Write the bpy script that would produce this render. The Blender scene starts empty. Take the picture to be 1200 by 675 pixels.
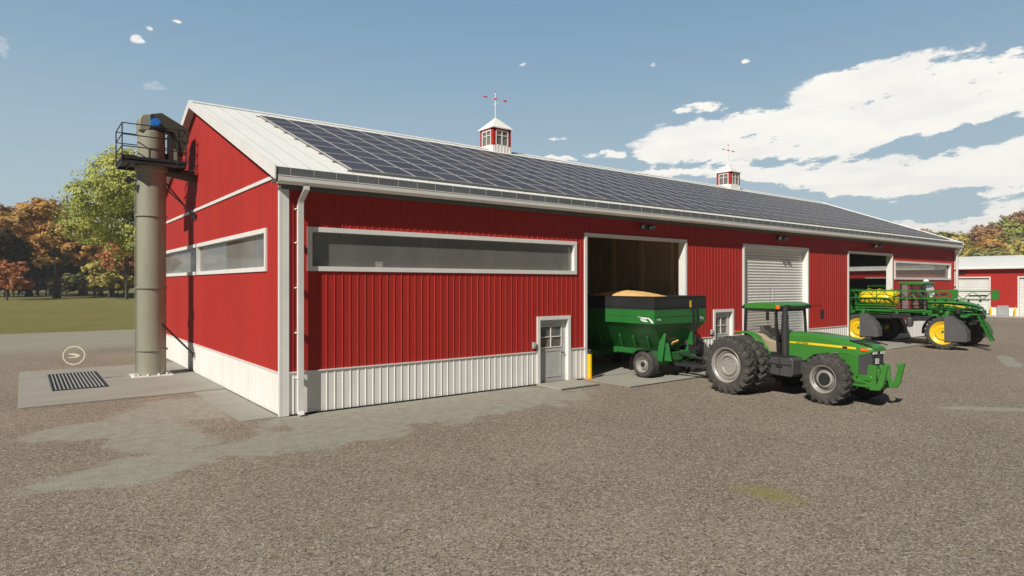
import bpy, math, random
import numpy as np
from mathutils import Vector, Matrix
random.seed(7)
SKY_S = .05; SKY_DUST = .0; SKY_TINT = (.45,.45,.45)  # tint dims the sky outside the view to lower ambient light
PI = math.pi
R = math.radians
scene = bpy.context.scene
COL = scene.collection

# ---------------------------------------------------------------- node helper
class NT:
    """small expression builder for shader nodes"""
    def __init__(s, tree): s.t = tree; s.n = tree.nodes; s.l = tree.links
    def new(s, typ, **kw):
        nd = s.n.new(typ)
        for k, v in kw.items(): setattr(nd, k, v)
        return nd
    def put(s, sock, val):
        if isinstance(val, bpy.types.NodeSocket): s.l.new(val, sock)
        elif val is not None: sock.default_value = val
    def m(s, op, a, b=None, c=None, clamp=False):
        nd = s.new('ShaderNodeMath', operation=op); nd.use_clamp = clamp
        s.put(nd.inputs[0], a)
        if b is not None: s.put(nd.inputs[1], b)
        if c is not None: s.put(nd.inputs[2], c)
        return nd.outputs[0]
    def vm(s, op, a, b=None):
        nd = s.new('ShaderNodeVectorMath', operation=op)
        s.put(nd.inputs[0], a)
        if b is not None: s.put(nd.inputs[1], b)
        return nd.outputs['Value'] if op in ('DOT_PRODUCT', 'LENGTH') else nd.outputs[0]
    def sep(s, v):
        nd = s.new('ShaderNodeSeparateXYZ'); s.put(nd.inputs[0], v); return nd.outputs
    def comb(s, x, y, z):
        nd = s.new('ShaderNodeCombineXYZ')
        s.put(nd.inputs[0], x); s.put(nd.inputs[1], y); s.put(nd.inputs[2], z); return nd.outputs[0]
    def noise(s, vec, scale, detail=3, rough=.55, dist=0):
        nd = s.new('ShaderNodeTexNoise')
        if vec is not None: s.put(nd.inputs['Vector'], vec)
        nd.inputs['Scale'].default_value = scale; nd.inputs['Detail'].default_value = detail
        nd.inputs['Roughness'].default_value = rough; nd.inputs['Distortion'].default_value = dist
        return nd.outputs[0]
    def ss(s, v, a, b, lo=0., hi=1.):
        nd = s.new('ShaderNodeMapRange', interpolation_type='SMOOTHSTEP')
        s.put(nd.inputs[0], v)
        for i, x in enumerate((a, b, lo, hi)): s.put(nd.inputs[1+i], x)
        return nd.outputs[0]
    def lin(s, v, a, b, lo=0., hi=1.):
        nd = s.new('ShaderNodeMapRange'); s.put(nd.inputs[0], v)
        for i, x in enumerate((a, b, lo, hi)): s.put(nd.inputs[1+i], x)
        return nd.outputs[0]
    def mix(s, f, a, b, blend='MIX'):
        nd = s.new('ShaderNodeMix', data_type='RGBA', blend_type=blend)
        s.put(nd.inputs['Factor'], f)
        s.put(nd.inputs[6], (*a, 1) if isinstance(a, tuple) and len(a) == 3 else a)
        s.put(nd.inputs[7], (*b, 1) if isinstance(b, tuple) and len(b) == 3 else b)
        return nd.outputs[2]
    def bump(s, h, strength, dist=.02):
        nd = s.new('ShaderNodeBump'); nd.inputs['Strength'].default_value = strength
        nd.inputs['Distance'].default_value = dist; s.put(nd.inputs['Height'], h); return nd.outputs[0]

def newmat(name):
    mt = bpy.data.materials.new(name); mt.use_nodes = True
    nt = NT(mt.node_tree); nt.n.clear()
    out = nt.new('ShaderNodeOutputMaterial')
    return mt, nt, out

def pmat(name, col, rough=.6, metal=0., var=.08, vscale=1.5, fine=.05, fscale=40., bump=0., bscale=60., dirt=0., dirtcol=(.12,.10,.08), stretch=(1,1,1), spec=.5, grime_h=0.):
    mt, nt, out = newmat(name)
    b = nt.new('ShaderNodeBsdfPrincipled'); nt.l.new(b.outputs[0], out.inputs[0])
    tc = nt.new('ShaderNodeTexCoord').outputs['Object']
    v = nt.vm('MULTIPLY', tc, stretch)
    n1 = nt.noise(v, vscale, 4); n2 = nt.noise(v, fscale, 2)
    f = nt.m('ADD', nt.lin(n1, .3, .7, 1-var, 1+var), nt.lin(n2, .3, .7, -fine, fine))
    cv = nt.new('ShaderNodeRGB'); cv.outputs[0].default_value = (*col, 1)
    sc = nt.new('ShaderNodeVectorMath', operation='SCALE'); nt.l.new(cv.outputs[0], sc.inputs[0]); nt.l.new(f, sc.inputs['Scale'])
    c = sc.outputs[0]
    if dirt > 0:
        d = nt.ss(nt.noise(v, vscale*2.3, 6, .65), .48, .72, 0, dirt)
        if grime_h > 0:
            z = nt.sep(nt.new('ShaderNodeNewGeometry').outputs['Position'])[2]
            d = nt.m('ADD', d, nt.m('MULTIPLY', nt.ss(z, 0., grime_h, dirt*1.6, 0.), nt.noise(v, 5, 5, .6)), clamp=True)
        c = nt.mix(d, c, dirtcol)
    nt.put(b.inputs['Base Color'], c)
    b.inputs['Metallic'].default_value = metal
    b.inputs['Specular IOR Level'].default_value = spec
    nt.put(b.inputs['Roughness'], nt.lin(n1, .3, .7, max(.02, rough-.07), min(1, rough+.07)))
    if bump > 0: nt.put(b.inputs['Normal'], nt.bump(nt.noise(v, bscale, 3), bump, .01))
    return mt

# ---------------------------------------------------------------- mesh helper
class MB:
    def __init__(s, M=None): s.v = []; s.f = []; s.mi = []; s.M = M; s.cur = 0
    def add(s, vs, fs):
        o = len(s.v)
        if s.M is not None: vs = [tuple(s.M @ Vector(p)) for p in vs]
        s.v += [tuple(p) for p in vs]; s.f += [tuple(i+o for i in f) for f in fs]; s.mi += [s.cur]*len(fs)
        return s
    def box(s, x0, x1, y0, y1, z0, z1):
        x0, x1 = sorted((x0, x1)); y0, y1 = sorted((y0, y1)); z0, z1 = sorted((z0, z1))
        return s.add([(x0,y0,z0),(x1,y0,z0),(x1,y1,z0),(x0,y1,z0),(x0,y0,z1),(x1,y0,z1),(x1,y1,z1),(x0,y1,z1)],
            [(0,3,2,1),(4,5,6,7),(0,1,5,4),(1,2,6,5),(2,3,7,6),(3,0,4,7)])
    def quad(s, a, b, c, d): return s.add([a,b,c,d], [(0,1,2,3)])
    def prism(s, poly, axis, a0, a1):
        """poly: 2D points; axis x -> (y,z), y -> (x,z), z -> (x,y)"""
        n = len(poly)
        def P(p, a):
            return (a,p[0],p[1]) if axis == 'x' else ((p[0],a,p[1]) if axis == 'y' else (p[0],p[1],a))
        vs = [P(p,a0) for p in poly]+[P(p,a1) for p in poly]
        fs = [tuple(range(n)), tuple(range(2*n-1, n-1, -1))]+[(i, n+i, n+(i+1)%n, (i+1)%n) for i in range(n)]
        return s.add(vs, fs)
    def beam(s, p0, p1, w, h, up=(0,0,1)):
        p0, p1 = Vector(p0), Vector(p1); d = (p1-p0)
        if d.length < 1e-6: return s
        d.normalize(); u = Vector(up)
        if abs(d.dot(u)) > .98: u = Vector((1,0,0))
        sx = d.cross(u).normalized()*w/2; sz = sx.cross(d).normalized()*h/2
        vs = [p0-sx-sz, p0+sx-sz, p0+sx+sz, p0-sx+sz, p1-sx-sz, p1+sx-sz, p1+sx+sz, p1-sx+sz]
        return s.add(vs, [(0,1,2,3),(7,6,5,4),(0,4,5,1),(1,5,6,2),(2,6,7,3),(3,7,4,0)])
    def cyl(s, p0, p1, r0, r1=None, n=12, caps=True):
        if r1 is None: r1 = r0
        p0, p1 = Vector(p0), Vector(p1); d = (p1-p0).normalized()
        u = Vector((0,0,1)) if abs(d.z) < .9 else Vector((1,0,0))
        a = d.cross(u).normalized(); b = d.cross(a)
        vs = []
        for p, r in ((p0,r0),(p1,r1)):
            for i in range(n):
                t = 2*PI*i/n; vs.append(p+a*math.cos(t)*r+b*math.sin(t)*r)
        fs = [(i,(i+1)%n,n+(i+1)%n,n+i) for i in range(n)]
        if caps: fs += [tuple(range(n-1,-1,-1)), tuple(range(n,2*n))]
        return s.add(vs, fs)
    def tube(s, pts, r, n=8):
        pts = [Vector(p) for p in pts]
        rs = r if isinstance(r, (list,tuple)) else [r]*len(pts)
        vs = []; pa = None
        for k, p in enumerate(pts):
            d = (pts[min(k+1,len(pts)-1)]-pts[max(k-1,0)]).normalized()
            if pa is None:
                u = Vector((0,0,1)) if abs(d.z) < .9 else Vector((1,0,0)); a = d.cross(u).normalized()
            else: a = (pa-d*pa.dot(d)).normalized()
            pa = a; b = d.cross(a)
            for i in range(n):
                t = 2*PI*i/n; vs.append(p+a*math.cos(t)*rs[k]+b*math.sin(t)*rs[k])
        fs = []
        for k in range(len(pts)-1):
            for i in range(n): fs.append((k*n+i, k*n+(i+1)%n, (k+1)*n+(i+1)%n, (k+1)*n+i))
        m = (len(pts)-1)*n
        fs += [tuple(range(n-1,-1,-1)), tuple(range(m,m+n))]
        return s.add(vs, fs)
    def lathe(s, prof, c=(0,0,0), axis='z', n=32, closed=False, a0=0., a1=2*PI):
        """prof: (radius, along) pairs"""
        vs = []; full = abs(a1-a0-2*PI) < 1e-6; m = n if full else n+1
        for r, h in prof:
            for i in range(m):
                t = a0+(a1-a0)*i/n; x, y = r*math.cos(t), r*math.sin(t)
                vs.append({'z':(c[0]+x,c[1]+y,c[2]+h),'x':(c[0]+h,c[1]+x,c[2]+y),'y':(c[0]+x,c[1]+h,c[2]+y)}[axis])
        fs = []; P = len(prof)
        for k in range(P if closed else P-1):
            k2 = (k+1)%P
            for i in range(n):
                j = (i+1)%m
                fs.append((k*m+i, k*m+j, k2*m+j, k2*m+i))
        return s.add(vs, fs)
    def loft(s, secs, caps=True):
        n = len(secs[0]); vs = [p for q in secs for p in q]; fs = []
        for k in range(len(secs)-1):
            for i in range(n): fs.append((k*n+i, k*n+(i+1)%n, (k+1)*n+(i+1)%n, (k+1)*n+i))
        if caps:
            m = (len(secs)-1)*n; fs += [tuple(range(n-1,-1,-1)), tuple(range(m,m+n))]
        return s.add(vs, fs)
    def mesh(s, name, mats, angle=32, fix=True):
        me = bpy.data.meshes.new(name); me.from_pydata(s.v, [], s.f)
        for m in (mats if isinstance(mats,(list,tuple)) else [mats]): me.materials.append(m)
        me.polygons.foreach_set('material_index', s.mi)
        if fix:
            import bmesh
            bm = bmesh.new(); bm.from_mesh(me); bmesh.ops.recalc_face_normals(bm, faces=bm.faces); bm.to_mesh(me); bm.free()
        me.polygons.foreach_set('use_smooth', [True]*len(me.polygons))
        me.set_sharp_from_angle(angle=R(angle)); me.update()
        return me
    def build(s, name, mats, parent=None, bevel=0, angle=32, fix=True):
        o = bpy.data.objects.new(name, s.mesh(name, mats, angle, fix)); COL.objects.link(o)
        if parent: o.parent = parent
        if bevel:
            bv = o.modifiers.new('bevel','BEVEL'); bv.width = bevel; bv.segments = 2; bv.limit_method = 'ANGLE'; bv.angle_limit = R(40)
        return o

def tag(o, label=None, cat=None, group=None, kind=None):
    if label: o['label'] = label
    if cat: o['category'] = cat
    if group: o['group'] = group
    if kind: o['kind'] = kind
    return o
def empty(name, loc=(0,0,0), rz=0., label=None, cat=None, group=None, parent=None):
    o = bpy.data.objects.new(name, None); COL.objects.link(o); o.empty_display_size = .3
    o.location = loc; o.rotation_euler = (0,0,rz); tag(o, label, cat, group)
    if parent: o.parent = parent
    return o
def copy_tree(o, parent=None):
    c = o.copy(); COL.objects.link(c)
    if parent: c.parent = parent
    for ch in [x for x in COL.objects if x.parent == o]: copy_tree(ch, c)
    return c
def inst(name, me, parent, loc=(0,0,0), rot=(0,0,0), sc=None):
    o = bpy.data.objects.new(name, me); COL.objects.link(o); o.parent = parent; o.location = loc; o.rotation_euler = rot
    if sc: o.scale = sc
    return o
def text_obj(name, body, size, mat, parent, loc, rot, depth=.002, align='LEFT', shear=0., sx=1.):
    cu = bpy.data.curves.new(name, 'FONT'); cu.body = body; cu.size = size; cu.extrude = depth; cu.align_x = align; cu.shear = shear
    t = bpy.data.objects.new('tmp', cu); COL.objects.link(t)
    bpy.context.view_layer.update()
    me = bpy.data.meshes.new_from_object(t.evaluated_get(bpy.context.evaluated_depsgraph_get()))
    bpy.data.objects.remove(t)
    me.name = name; me.materials.clear(); me.materials.append(mat)
    o = bpy.data.objects.new(name, me); COL.objects.link(o); o.parent = parent; o.location = loc; o.rotation_euler = rot; o.scale = (sx,1,1)
    return o

# ---------------------------------------------------------------- materials
M = {}
M['red'] = pmat('red_painted_steel', (.40,.026,.020), .5, spec=.3, var=.06, vscale=.5, fine=.02, stretch=(1,1,.3), dirt=.10, dirtcol=(.22,.03,.025))
M['white'] = pmat('white_painted_steel', (.78,.765,.73), .45, var=.04, vscale=.7, fine=.015, dirt=.12, dirtcol=(.45,.42,.36), stretch=(1,1,.4), grime_h=.25)
M['trim'] = pmat('white_trim', (.76,.75,.72), .45, var=.04, vscale=2, fine=.01, dirt=.08, dirtcol=(.4,.38,.33))
M['roofw'] = pmat('white_roof_steel', (.88,.87,.83), .5, var=.02, vscale=.4, fine=.01, dirt=.08, dirtcol=(.55,.52,.46))
M['greytrim'] = pmat('dark_grey_steel', (.13,.14,.145), .5)
M['foot'] = pmat('black_gap', (.012,.012,.012), .9)
M['inside'] = pmat('interior_wall_grey', (.52,.52,.52), .8, var=.1, vscale=1)
M['ceiling'] = pmat('ceiling_grey', (.5,.51,.52), .8)
M['wood'] = pmat('dark_wall_boards', (.50,.37,.25), .75, var=.25, vscale=3, fine=.15, fscale=25, stretch=(1,3,.25), bump=.2)
M['wood2'] = pmat('wood_posts', (.62,.46,.31), .7, var=.15, vscale=3, stretch=(1,1,.2))
M['tan'] = pmat('workshop_goods', (.30,.19,.10), .7, var=.25, vscale=2)
M['goods'] = pmat('workshop_grey_goods', (.28,.33,.36), .6, var=.25, vscale=2)
M['board'] = pmat('pale_board', (.42,.41,.38), .7, var=.05)
M['ink'] = pmat('dark_lettering', (.02,.02,.02), .7)
M['door'] = pmat('grey_door_paint', (.45,.455,.44), .5, var=.05, dirt=.1)
M['roll'] = pmat('roller_door_steel', (.72,.71,.68), .45, var=.04, vscale=.8, dirt=.1, dirtcol=(.4,.38,.34))
M['black'] = pmat('black_plastic', (.022,.022,.024), .5, var=.15)
M['blacksteel'] = pmat('black_painted_steel', (.025,.026,.028), .45, var=.15)
M['dgrey'] = pmat('dark_grey_plastic', (.060,.058,.060), .55, var=.12, dirt=.25, dirtcol=(.14,.12,.10))
M['flap'] = pmat('rubber_flap', (.085,.082,.085), .65, var=.12, dirt=.3, dirtcol=(.15,.13,.11))
M['rubber'] = pmat('tyre_rubber', (.050,.047,.045), .78, var=.15, vscale=3, fine=.1, dirt=.5, dirtcol=(.16,.135,.11), bump=.2)
M['rim'] = pmat('silver_rim', (.37,.35,.32), .42, metal=.25, var=.08, dirt=.25, dirtcol=(.25,.21,.17))
M['yrim'] = pmat('yellow_rim', (.80,.52,.015), .4, var=.08, dirt=.15, dirtcol=(.3,.2,.05))
M['sgreen'] = pmat('sprayer_green', (.030,.19,.030), .35, var=.07, vscale=1.2, dirt=.2, dirtcol=(.07,.12,.05))
M['green'] = pmat('tractor_green', (.050,.215,.034), .30, var=.07, vscale=1.2, dirt=.22, dirtcol=(.10,.20,.06), fine=.02)
M['green2'] = pmat('cart_green', (.026,.165,.036), .33, var=.07, vscale=1, dirt=.2, dirtcol=(.09,.19,.06), fine=.02)
M['stripe'] = pmat('yellow_stripe', (.85,.62,.02), .4, var=.03)
M['yellow'] = pmat('safety_yellow', (.85,.52,.01), .45, var=.05, dirt=.15)
M['tank'] = pmat('yellow_tank', (.85,.60,.02), .35, var=.08, vscale=2, dirt=.15, dirtcol=(.4,.28,.05))
M['olive'] = pmat('olive_galvanised', (.275,.27,.205), .5, var=.07, vscale=1.2, stretch=(1,1,.3), dirt=.25, dirtcol=(.2,.19,.14))
M['olive2'] = pmat('olive_head_steel', (.06,.06,.042), .5, var=.1)
M['blue'] = pmat('blue_motor', (.02,.20,.62), .4, var=.05)
M['grain'] = pmat('grain_heap', (.75,.46,.17), .9, var=.08, vscale=6, fine=.2, fscale=60, bump=.6, bscale=50)
M['seat'] = pmat('seat_fabric', (.065,.063,.062), .8)
M['beige'] = pmat('cab_trim_beige', (.46,.36,.25), .7, var=.08)
M['interior'] = pmat('cab_trim_grey', (.07,.068,.065), .7)
M['wlogo'] = pmat('white_decal', (.8,.8,.78), .5)
M['marker'] = pmat('pale_yellow_ring', (.78,.76,.50), .6, var=.02)
M['glassgrey'] = pmat('galv_box', (.38,.385,.38), .45, var=.08)
M['kerb'] = pmat('pale_kerb', (.42,.41,.38), .85, var=.1)
M['alu'] = pmat('aluminium_frame', (.40,.385,.365), .6)
M['seam'] = pmat('seam_shadow_grey', (.42,.42,.41), .6)

def glow(name, col, st):
    mt, nt, out = newmat(name); b = nt.new('ShaderNodeBsdfPrincipled'); nt.l.new(b.outputs[0], out.inputs[0])
    b.inputs['Base Color'].default_value = (*col,1); b.inputs['Roughness'].default_value = .25
    b.inputs['Coat Weight'].default_value = .5
    return mt
M['stack'] = pmat('exhaust_grey', (.035,.034,.036), .5)
M['orange'] = glow('orange_lens', (.9,.16,.02), 0)
M['redlens'] = glow('red_lens', (.75,.03,.02), 0)
M['lens'] = glow('pale_lens', (.55,.56,.56), 0)

def glassmat(name, tint=(.85,.88,.88), gloss=.12, dirt=.06, dcol=(.5,.5,.48)):
    mt, nt, out = newmat(name)
    tr = nt.new('ShaderNodeBsdfTransparent'); tr.inputs[0].default_value = (*tint,1)
    gl = nt.new('ShaderNodeBsdfGlossy'); gl.inputs['Roughness'].default_value = .02; gl.inputs[0].default_value = (.9,.9,.9,1)
    df = nt.new('ShaderNodeBsdfDiffuse'); df.inputs[0].default_value = (*dcol,1)
    tc = nt.new('ShaderNodeTexCoord').outputs['Object']
    fr = nt.new('ShaderNodeFresnel'); fr.inputs[0].default_value = 1.45
    m1 = nt.new('ShaderNodeMixShader'); nt.put(m1.inputs[0], nt.m('MULTIPLY', fr.outputs[0], gloss*8, clamp=True)); nt.l.new(tr.outputs[0], m1.inputs[1]); nt.l.new(gl.outputs[0], m1.inputs[2])
    m2 = nt.new('ShaderNodeMixShader'); nt.put(m2.inputs[0], nt.lin(nt.noise(tc, 1.2, 4, .55), .3, .7, dirt*.85, dirt*1.15)); nt.l.new(m1.outputs[0], m2.inputs[1]); nt.l.new(df.outputs[0], m2.inputs[2])
    nt.l.new(m2.outputs[0], out.inputs[0]); return mt
M['glass'] = glassmat('window_glass', (.84,.84,.82), .07, .20, (.55,.53,.50))
M['cabglass'] = glassmat('cab_glass', (.90,.90,.88), .05, .06, (.62,.60,.56))
M['tintglass'] = glassmat('tinted_cab_glass', (.62,.56,.56), .10, .07, (.5,.4,.4))

def panel_mat():
    mt, nt, out = newmat('solar_cells')
    b = nt.new('ShaderNodeBsdfPrincipled'); nt.l.new(b.outputs[0], out.inputs[0])
    tc = nt.sep(nt.new('ShaderNodeTexCoord').outputs['Object'])
    def grid(v, p, w):
        fr = nt.m('FRACT', nt.m('DIVIDE', v, p)); d = nt.m('ABSOLUTE', nt.m('SUBTRACT', fr, .5)); return nt.m('GREATER_THAN', d, .5-w)
    g = nt.m('MAXIMUM', grid(tc[0], .158, .035), grid(tc[1], .158, .035))
    oi = nt.new('ShaderNodeObjectInfo').outputs['Random']
    base = nt.mix(nt.lin(oi, 0, 1, 0, 1), (.050,.044,.058), (.064,.056,.070))
    nt.put(b.inputs['Base Color'], nt.mix(nt.m('MULTIPLY', g, .5), base, (.20,.20,.22)))
    b.inputs['Roughness'].default_value = .38; b.inputs['IOR'].default_value = 1.5; b.inputs['Specular IOR Level'].default_value = .04; b.inputs['Coat Weight'].default_value = 0.; b.inputs['Coat Roughness'].default_value = .2
    return mt
M['solar'] = panel_mat()
# ---------------------------------------------------------------- THE BARN
BL, BW, EZ = 48.7, 20.2, 6.45       # length, width, wall height at the eave
SL = .385; RY = BW/2
def roof_z(y): return 6.50+SL*(.55+ (y if y <= RY else BW-y))
def corrugated(mb, u0, u1, zlo, zhi, openings, P, pitch=.23, depth=.017, phase=0.):
    """sheet with raised ribs; P(u, off, z) -> point; zhi may be a function; openings (u0,u1,z0,z1)"""
    us = set([u0, u1])
    k0 = int(math.floor((u0-phase)/pitch))-1; prof = []
    k = k0
    while phase+k*pitch < u1+pitch:
        c = phase+k*pitch
        prof += [(c-.020,0.),(c-.009,depth),(c+.009,depth),(c+.020,0.)]; k += 1
    def off(u):
        for i in range(len(prof)-1):
            if prof[i][0] <= u <= prof[i+1][0]:
                a, b = prof[i], prof[i+1]; return a[1]+(b[1]-a[1])*(u-a[0])/max(1e-9, b[0]-a[0])
        return 0.
    pts = [(u, o) for u, o in prof if u0 < u < u1]
    for u in [u0, u1]+[q for op in openings for q in op[:2] if u0 < q < u1]: pts.append((u, off(u)))
    if callable(zhi) and u0 < RY < u1: pts.append((RY, off(RY)))
    pts.sort()
    zf = zhi if callable(zhi) else (lambda u: zhi)
    for (a, oa), (b, ob) in zip(pts[:-1], pts[1:]):
        if b-a < 1e-5: continue
        m = (a+b)/2; cuts = sorted([(max(o[2],zlo), o[3]) for o in openings if o[0] < m < o[1] and o[3] > zlo])
        z = zlo
        for c0, c1 in cuts:
            if min(c0,zf(m)) > z+1e-4: mb.quad(P(a,oa,z),P(b,ob,z),P(b,ob,min(c0,zf(b))),P(a,oa,min(c0,zf(a))))
            z = max(z, c1)
        if zf(m) > z: mb.quad(P(a,oa,z),P(b,ob,z),P(b,ob,zf(b)),P(a,oa,zf(a)))
def slabs(mb, u0, u1, zlo, zhi, openings, B):
    """solid inner wall round the openings; B(u0,u1,z0,z1) adds a box"""
    cuts = sorted(set([u0,u1]+[q for o in openings for q in o[:2] if u0 < q < u1]))
    for a, b in zip(cuts[:-1], cuts[1:]):
        m = (a+b)/2; z = zlo
        for o in sorted([o for o in openings if o[0] < m < o[1]], key=lambda o: o[2]):
            if o[2] > z+1e-4: B(a,b,z,o[2])
            z = o[3]
        if zhi > z: B(a,b,z,zhi)

WZ = 1.17    # wainscot height
O_win1 = (.83,10.55,4.0,4.94); O_win2 = (38.3,47.6,3.95,4.88)
O_door1 = (8.93,10.25,0.,2.25); O_door2 = (19.2,20.5,0.,2.25)
O_big1 = (11.2,17.03,0.,5.3); O_big2 = (21.5,27.32,0.,5.3); O_big3 = (31.98,37.75,0.,5.3)
FRONT = [O_win1,O_win2,O_door1,O_door2,O_big1,O_big2,O_big3]
GAB = [(1.31,10.03,4.0,4.95),(10.17,18.9,4.0,4.95)]
REAR = [(.83,10.55,4.0,4.94),(12.,16.,4.0,4.94),(38.3,47.6,3.95,4.88)]

barn = empty('barn', label='long red metal barn with white trim and solar panels on its roof', cat='barn')
T = .16
def pf(u,o,z): return (u,-o,z)
def pr(u,o,z): return (u,BW+o,z)
def pg(u,o,z): return (-o,u,z)
def pe(u,o,z): return (BL+o,u,z)
for (P, L, ops, ax) in ((pf,BL,FRONT,'f'),(pr,BL,REAR,'r'),(pg,BW,GAB,'g'),(pe,BW,GAB,'e')):
    top = EZ if ax in 'fr' else (lambda u: roof_z(u)-.09)
    mb = MB(); corrugated(mb, .02, L-.02, WZ, top, ops, P, phase=.1)
    mb.build('wall', M['red'], barn, angle=20, fix=False)
    mb = MB(); corrugated(mb, .02, L-.02, .035, WZ-.02, ops, (lambda u,o,z,P=P: P(u,o+.012,z)), phase=.1)
    mb.build('wainscot', M['white'], barn, angle=20, fix=False)
# dark foot gap and drip flashing
mb = MB(); slabs(mb, -.05, BL+.05, 0.004, .034, [o for o in FRONT if o[2] < .1], lambda a,b,z0,z1: mb.box(a,b,-.05,.1,z0,z1))
mb.build('foundation_gap', M['foot'], barn)
mb = MB(); slabs(mb, .02, BL-.02, WZ-.03, WZ, [(o[0]-.12,o[1]+.12,o[2],o[3]) for o in FRONT if o[2] < .1], lambda a,b,z0,z1: mb.box(a,b,-.05,0,z0,z1))
mb.box(-.05,0,.02,BW-.02,WZ-.03,WZ); mb.build('wainscot_flashing', M['trim'], barn)
# inner walls (lining); cut back from the frames
def gr_(L_): return [(o[0]-.06,o[1]+.06,(o[2]-.06 if o[2] > .1 else 0.),o[3]+.06) for o in L_]
mb = MB()
slabs(mb, .05, BL-.05, .01, EZ-.05, gr_(FRONT), lambda a,b,z0,z1: mb.box(a,b,.02,T,z0,z1))
slabs(mb, .05, BL-.05, .01, EZ-.05, gr_(REAR), lambda a,b,z0,z1: mb.box(a,b,BW-T,BW-.02,z0,z1))
slabs(mb, T, BW-T, .01, EZ-.05, gr_(GAB), lambda a,b,z0,z1: mb.box(.02,T,a,b,z0,z1))
slabs(mb, T, BW-T, .01, EZ-.05, gr_(GAB), lambda a,b,z0,z1: mb.box(BL-T,BL-.02,a,b,z0,z1))
mb.box(28.9,29.05,T,BW-T,.01,EZ-.05)
mb.build('inner_wall', M['inside'], barn)
mb = MB(); mb.box(T,BL-T,T,BW-T,EZ-.05,EZ+.02); mb.build('ceiling', M['ceiling'], barn)
# dark boarded bay behind the first opening
for x0, x1, sgn in ((18.0,18.12,-1),(10.80,10.92,1)):
    mb = MB()
    y = .2
    while y < 12.4:
        mb.box(x0,x1,y,y+.235,.01,EZ-.06); y += .243
    mb.build('board_wall', M['wood'], barn)
    mb = MB()
    for y in (1.3,3.15,5.0,6.85,8.7,10.55):
        mb.box(x0-.13 if sgn < 0 else x1, x0 if sgn < 0 else x1+.13, y-.1,y+.1,.01,EZ-.06)
    mb.build('wall_post', M['wood2'], barn)
mb = MB(); x = 10.92
while x < 18.: mb.box(x,min(x+.235,18.0),12.4,12.5,.01,EZ-.06); x += .243
mb.build('board_wall', M['wood'], barn)
# workshop goods seen through the long window
mb = MB(); mb.box(1.25,2.55,1.2,1.26,2.6,5.6); brd = mb.build('notice_board', M['board'], barn)
text_obj('lettering', 'SIDIAN', .26, M['ink'], brd, (1.33,1.193,4.92), (R(90),0,0))
for (x0,x1,y0,y1,z0,z1,mm) in ((3.4,4.6,7,8,2.,4.75,'goods'),(5.6,7.,9,10,2.,4.55,'tan'),(7.6,8.6,8.5,9.5,2.,4.9,'goods'),(9.4,10.6,6.,8.,1.,4.7,'wood2'),(2.9,3.1,3,3.2,0.01,6.3,'wood2'),(6.,6.2,3,3.2,0.01,6.3,'inside')):
    mb = MB(); mb.box(x0,x1,y0,y1,z0,z1)
    n = 3
    for k in range(n): mb.box(x0-.03,x1+.03,y0-.03,y1,z0+(k+.5)*(z1-z0)/n,z0+(k+.5)*(z1-z0)/n+.05)
    mb.build('storage_rack', M[mm], barn, bevel=.01)
# corner posts, trims
for (x,y) in ((0,0),(BL,0),(0,BW),(BL,BW)):
    mb = MB(); sx = -1 if x == 0 else 1; sy = -1 if y == 0 else 1
    ztop = 6.12
    mb.box(x+sx*.004, x-sx*.20, y+sy*.052, y+sy*.005, 0.01, ztop); mb.box(x+sx*.055, x+sx*.005, y+sy*.055, y-sy*.06, 0.01, ztop)
    mb.build('corner_trim', M['trim'], barn)
mb = MB(); mb.box(-.045,.0,.0,BW,6.36,6.46); mb.build('gable_band', M['trim'], barn)
mb = MB(); mb.box(BL,BL+.045,.0,BW,6.36,6.46); mb.build('gable_band', M['trim'], barn)

def window(o, side, mullions=(), depth=.10):
    u0,u1,z0,z1 = o; t = .13
    def bx(mb,a,b,c,d,o0,o1):     # offsets measured outward
        if side == 'f': mb.box(a,b,-o1,-o0,c,d)
        elif side == 'r': mb.box(a,b,BW+o0,BW+o1,c,d)
        elif side == 'g': mb.box(-o1,-o0,a,b,c,d)
        else: mb.box(BL+o0,BL+o1,a,b,c,d)
    mb = MB()
    for a,b,c,d in ((u0-t,u1+t,z0-t,z0),(u0-t,u1+t,z1,z1+t),(u0-t,u0,z0,z1),(u1,u1+t,z0,z1)): bx(mb,a,b,c,d,-.17,.05)
    for m in mullions: bx(mb,m-.05,m+.05,z0,z1,-.12,.03)
    w = mb.build('window', M['trim'], barn)
    mb = MB(); bx(mb,u0,u1,z0,z1,-depth-.012,-depth); mb.build('pane', M['glass'], w)
window(O_win1,'f'); window(O_win2,'f')
for g in GAB: window(g,'g'); window(g,'e')
for g in REAR: window(g,'r')

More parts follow.
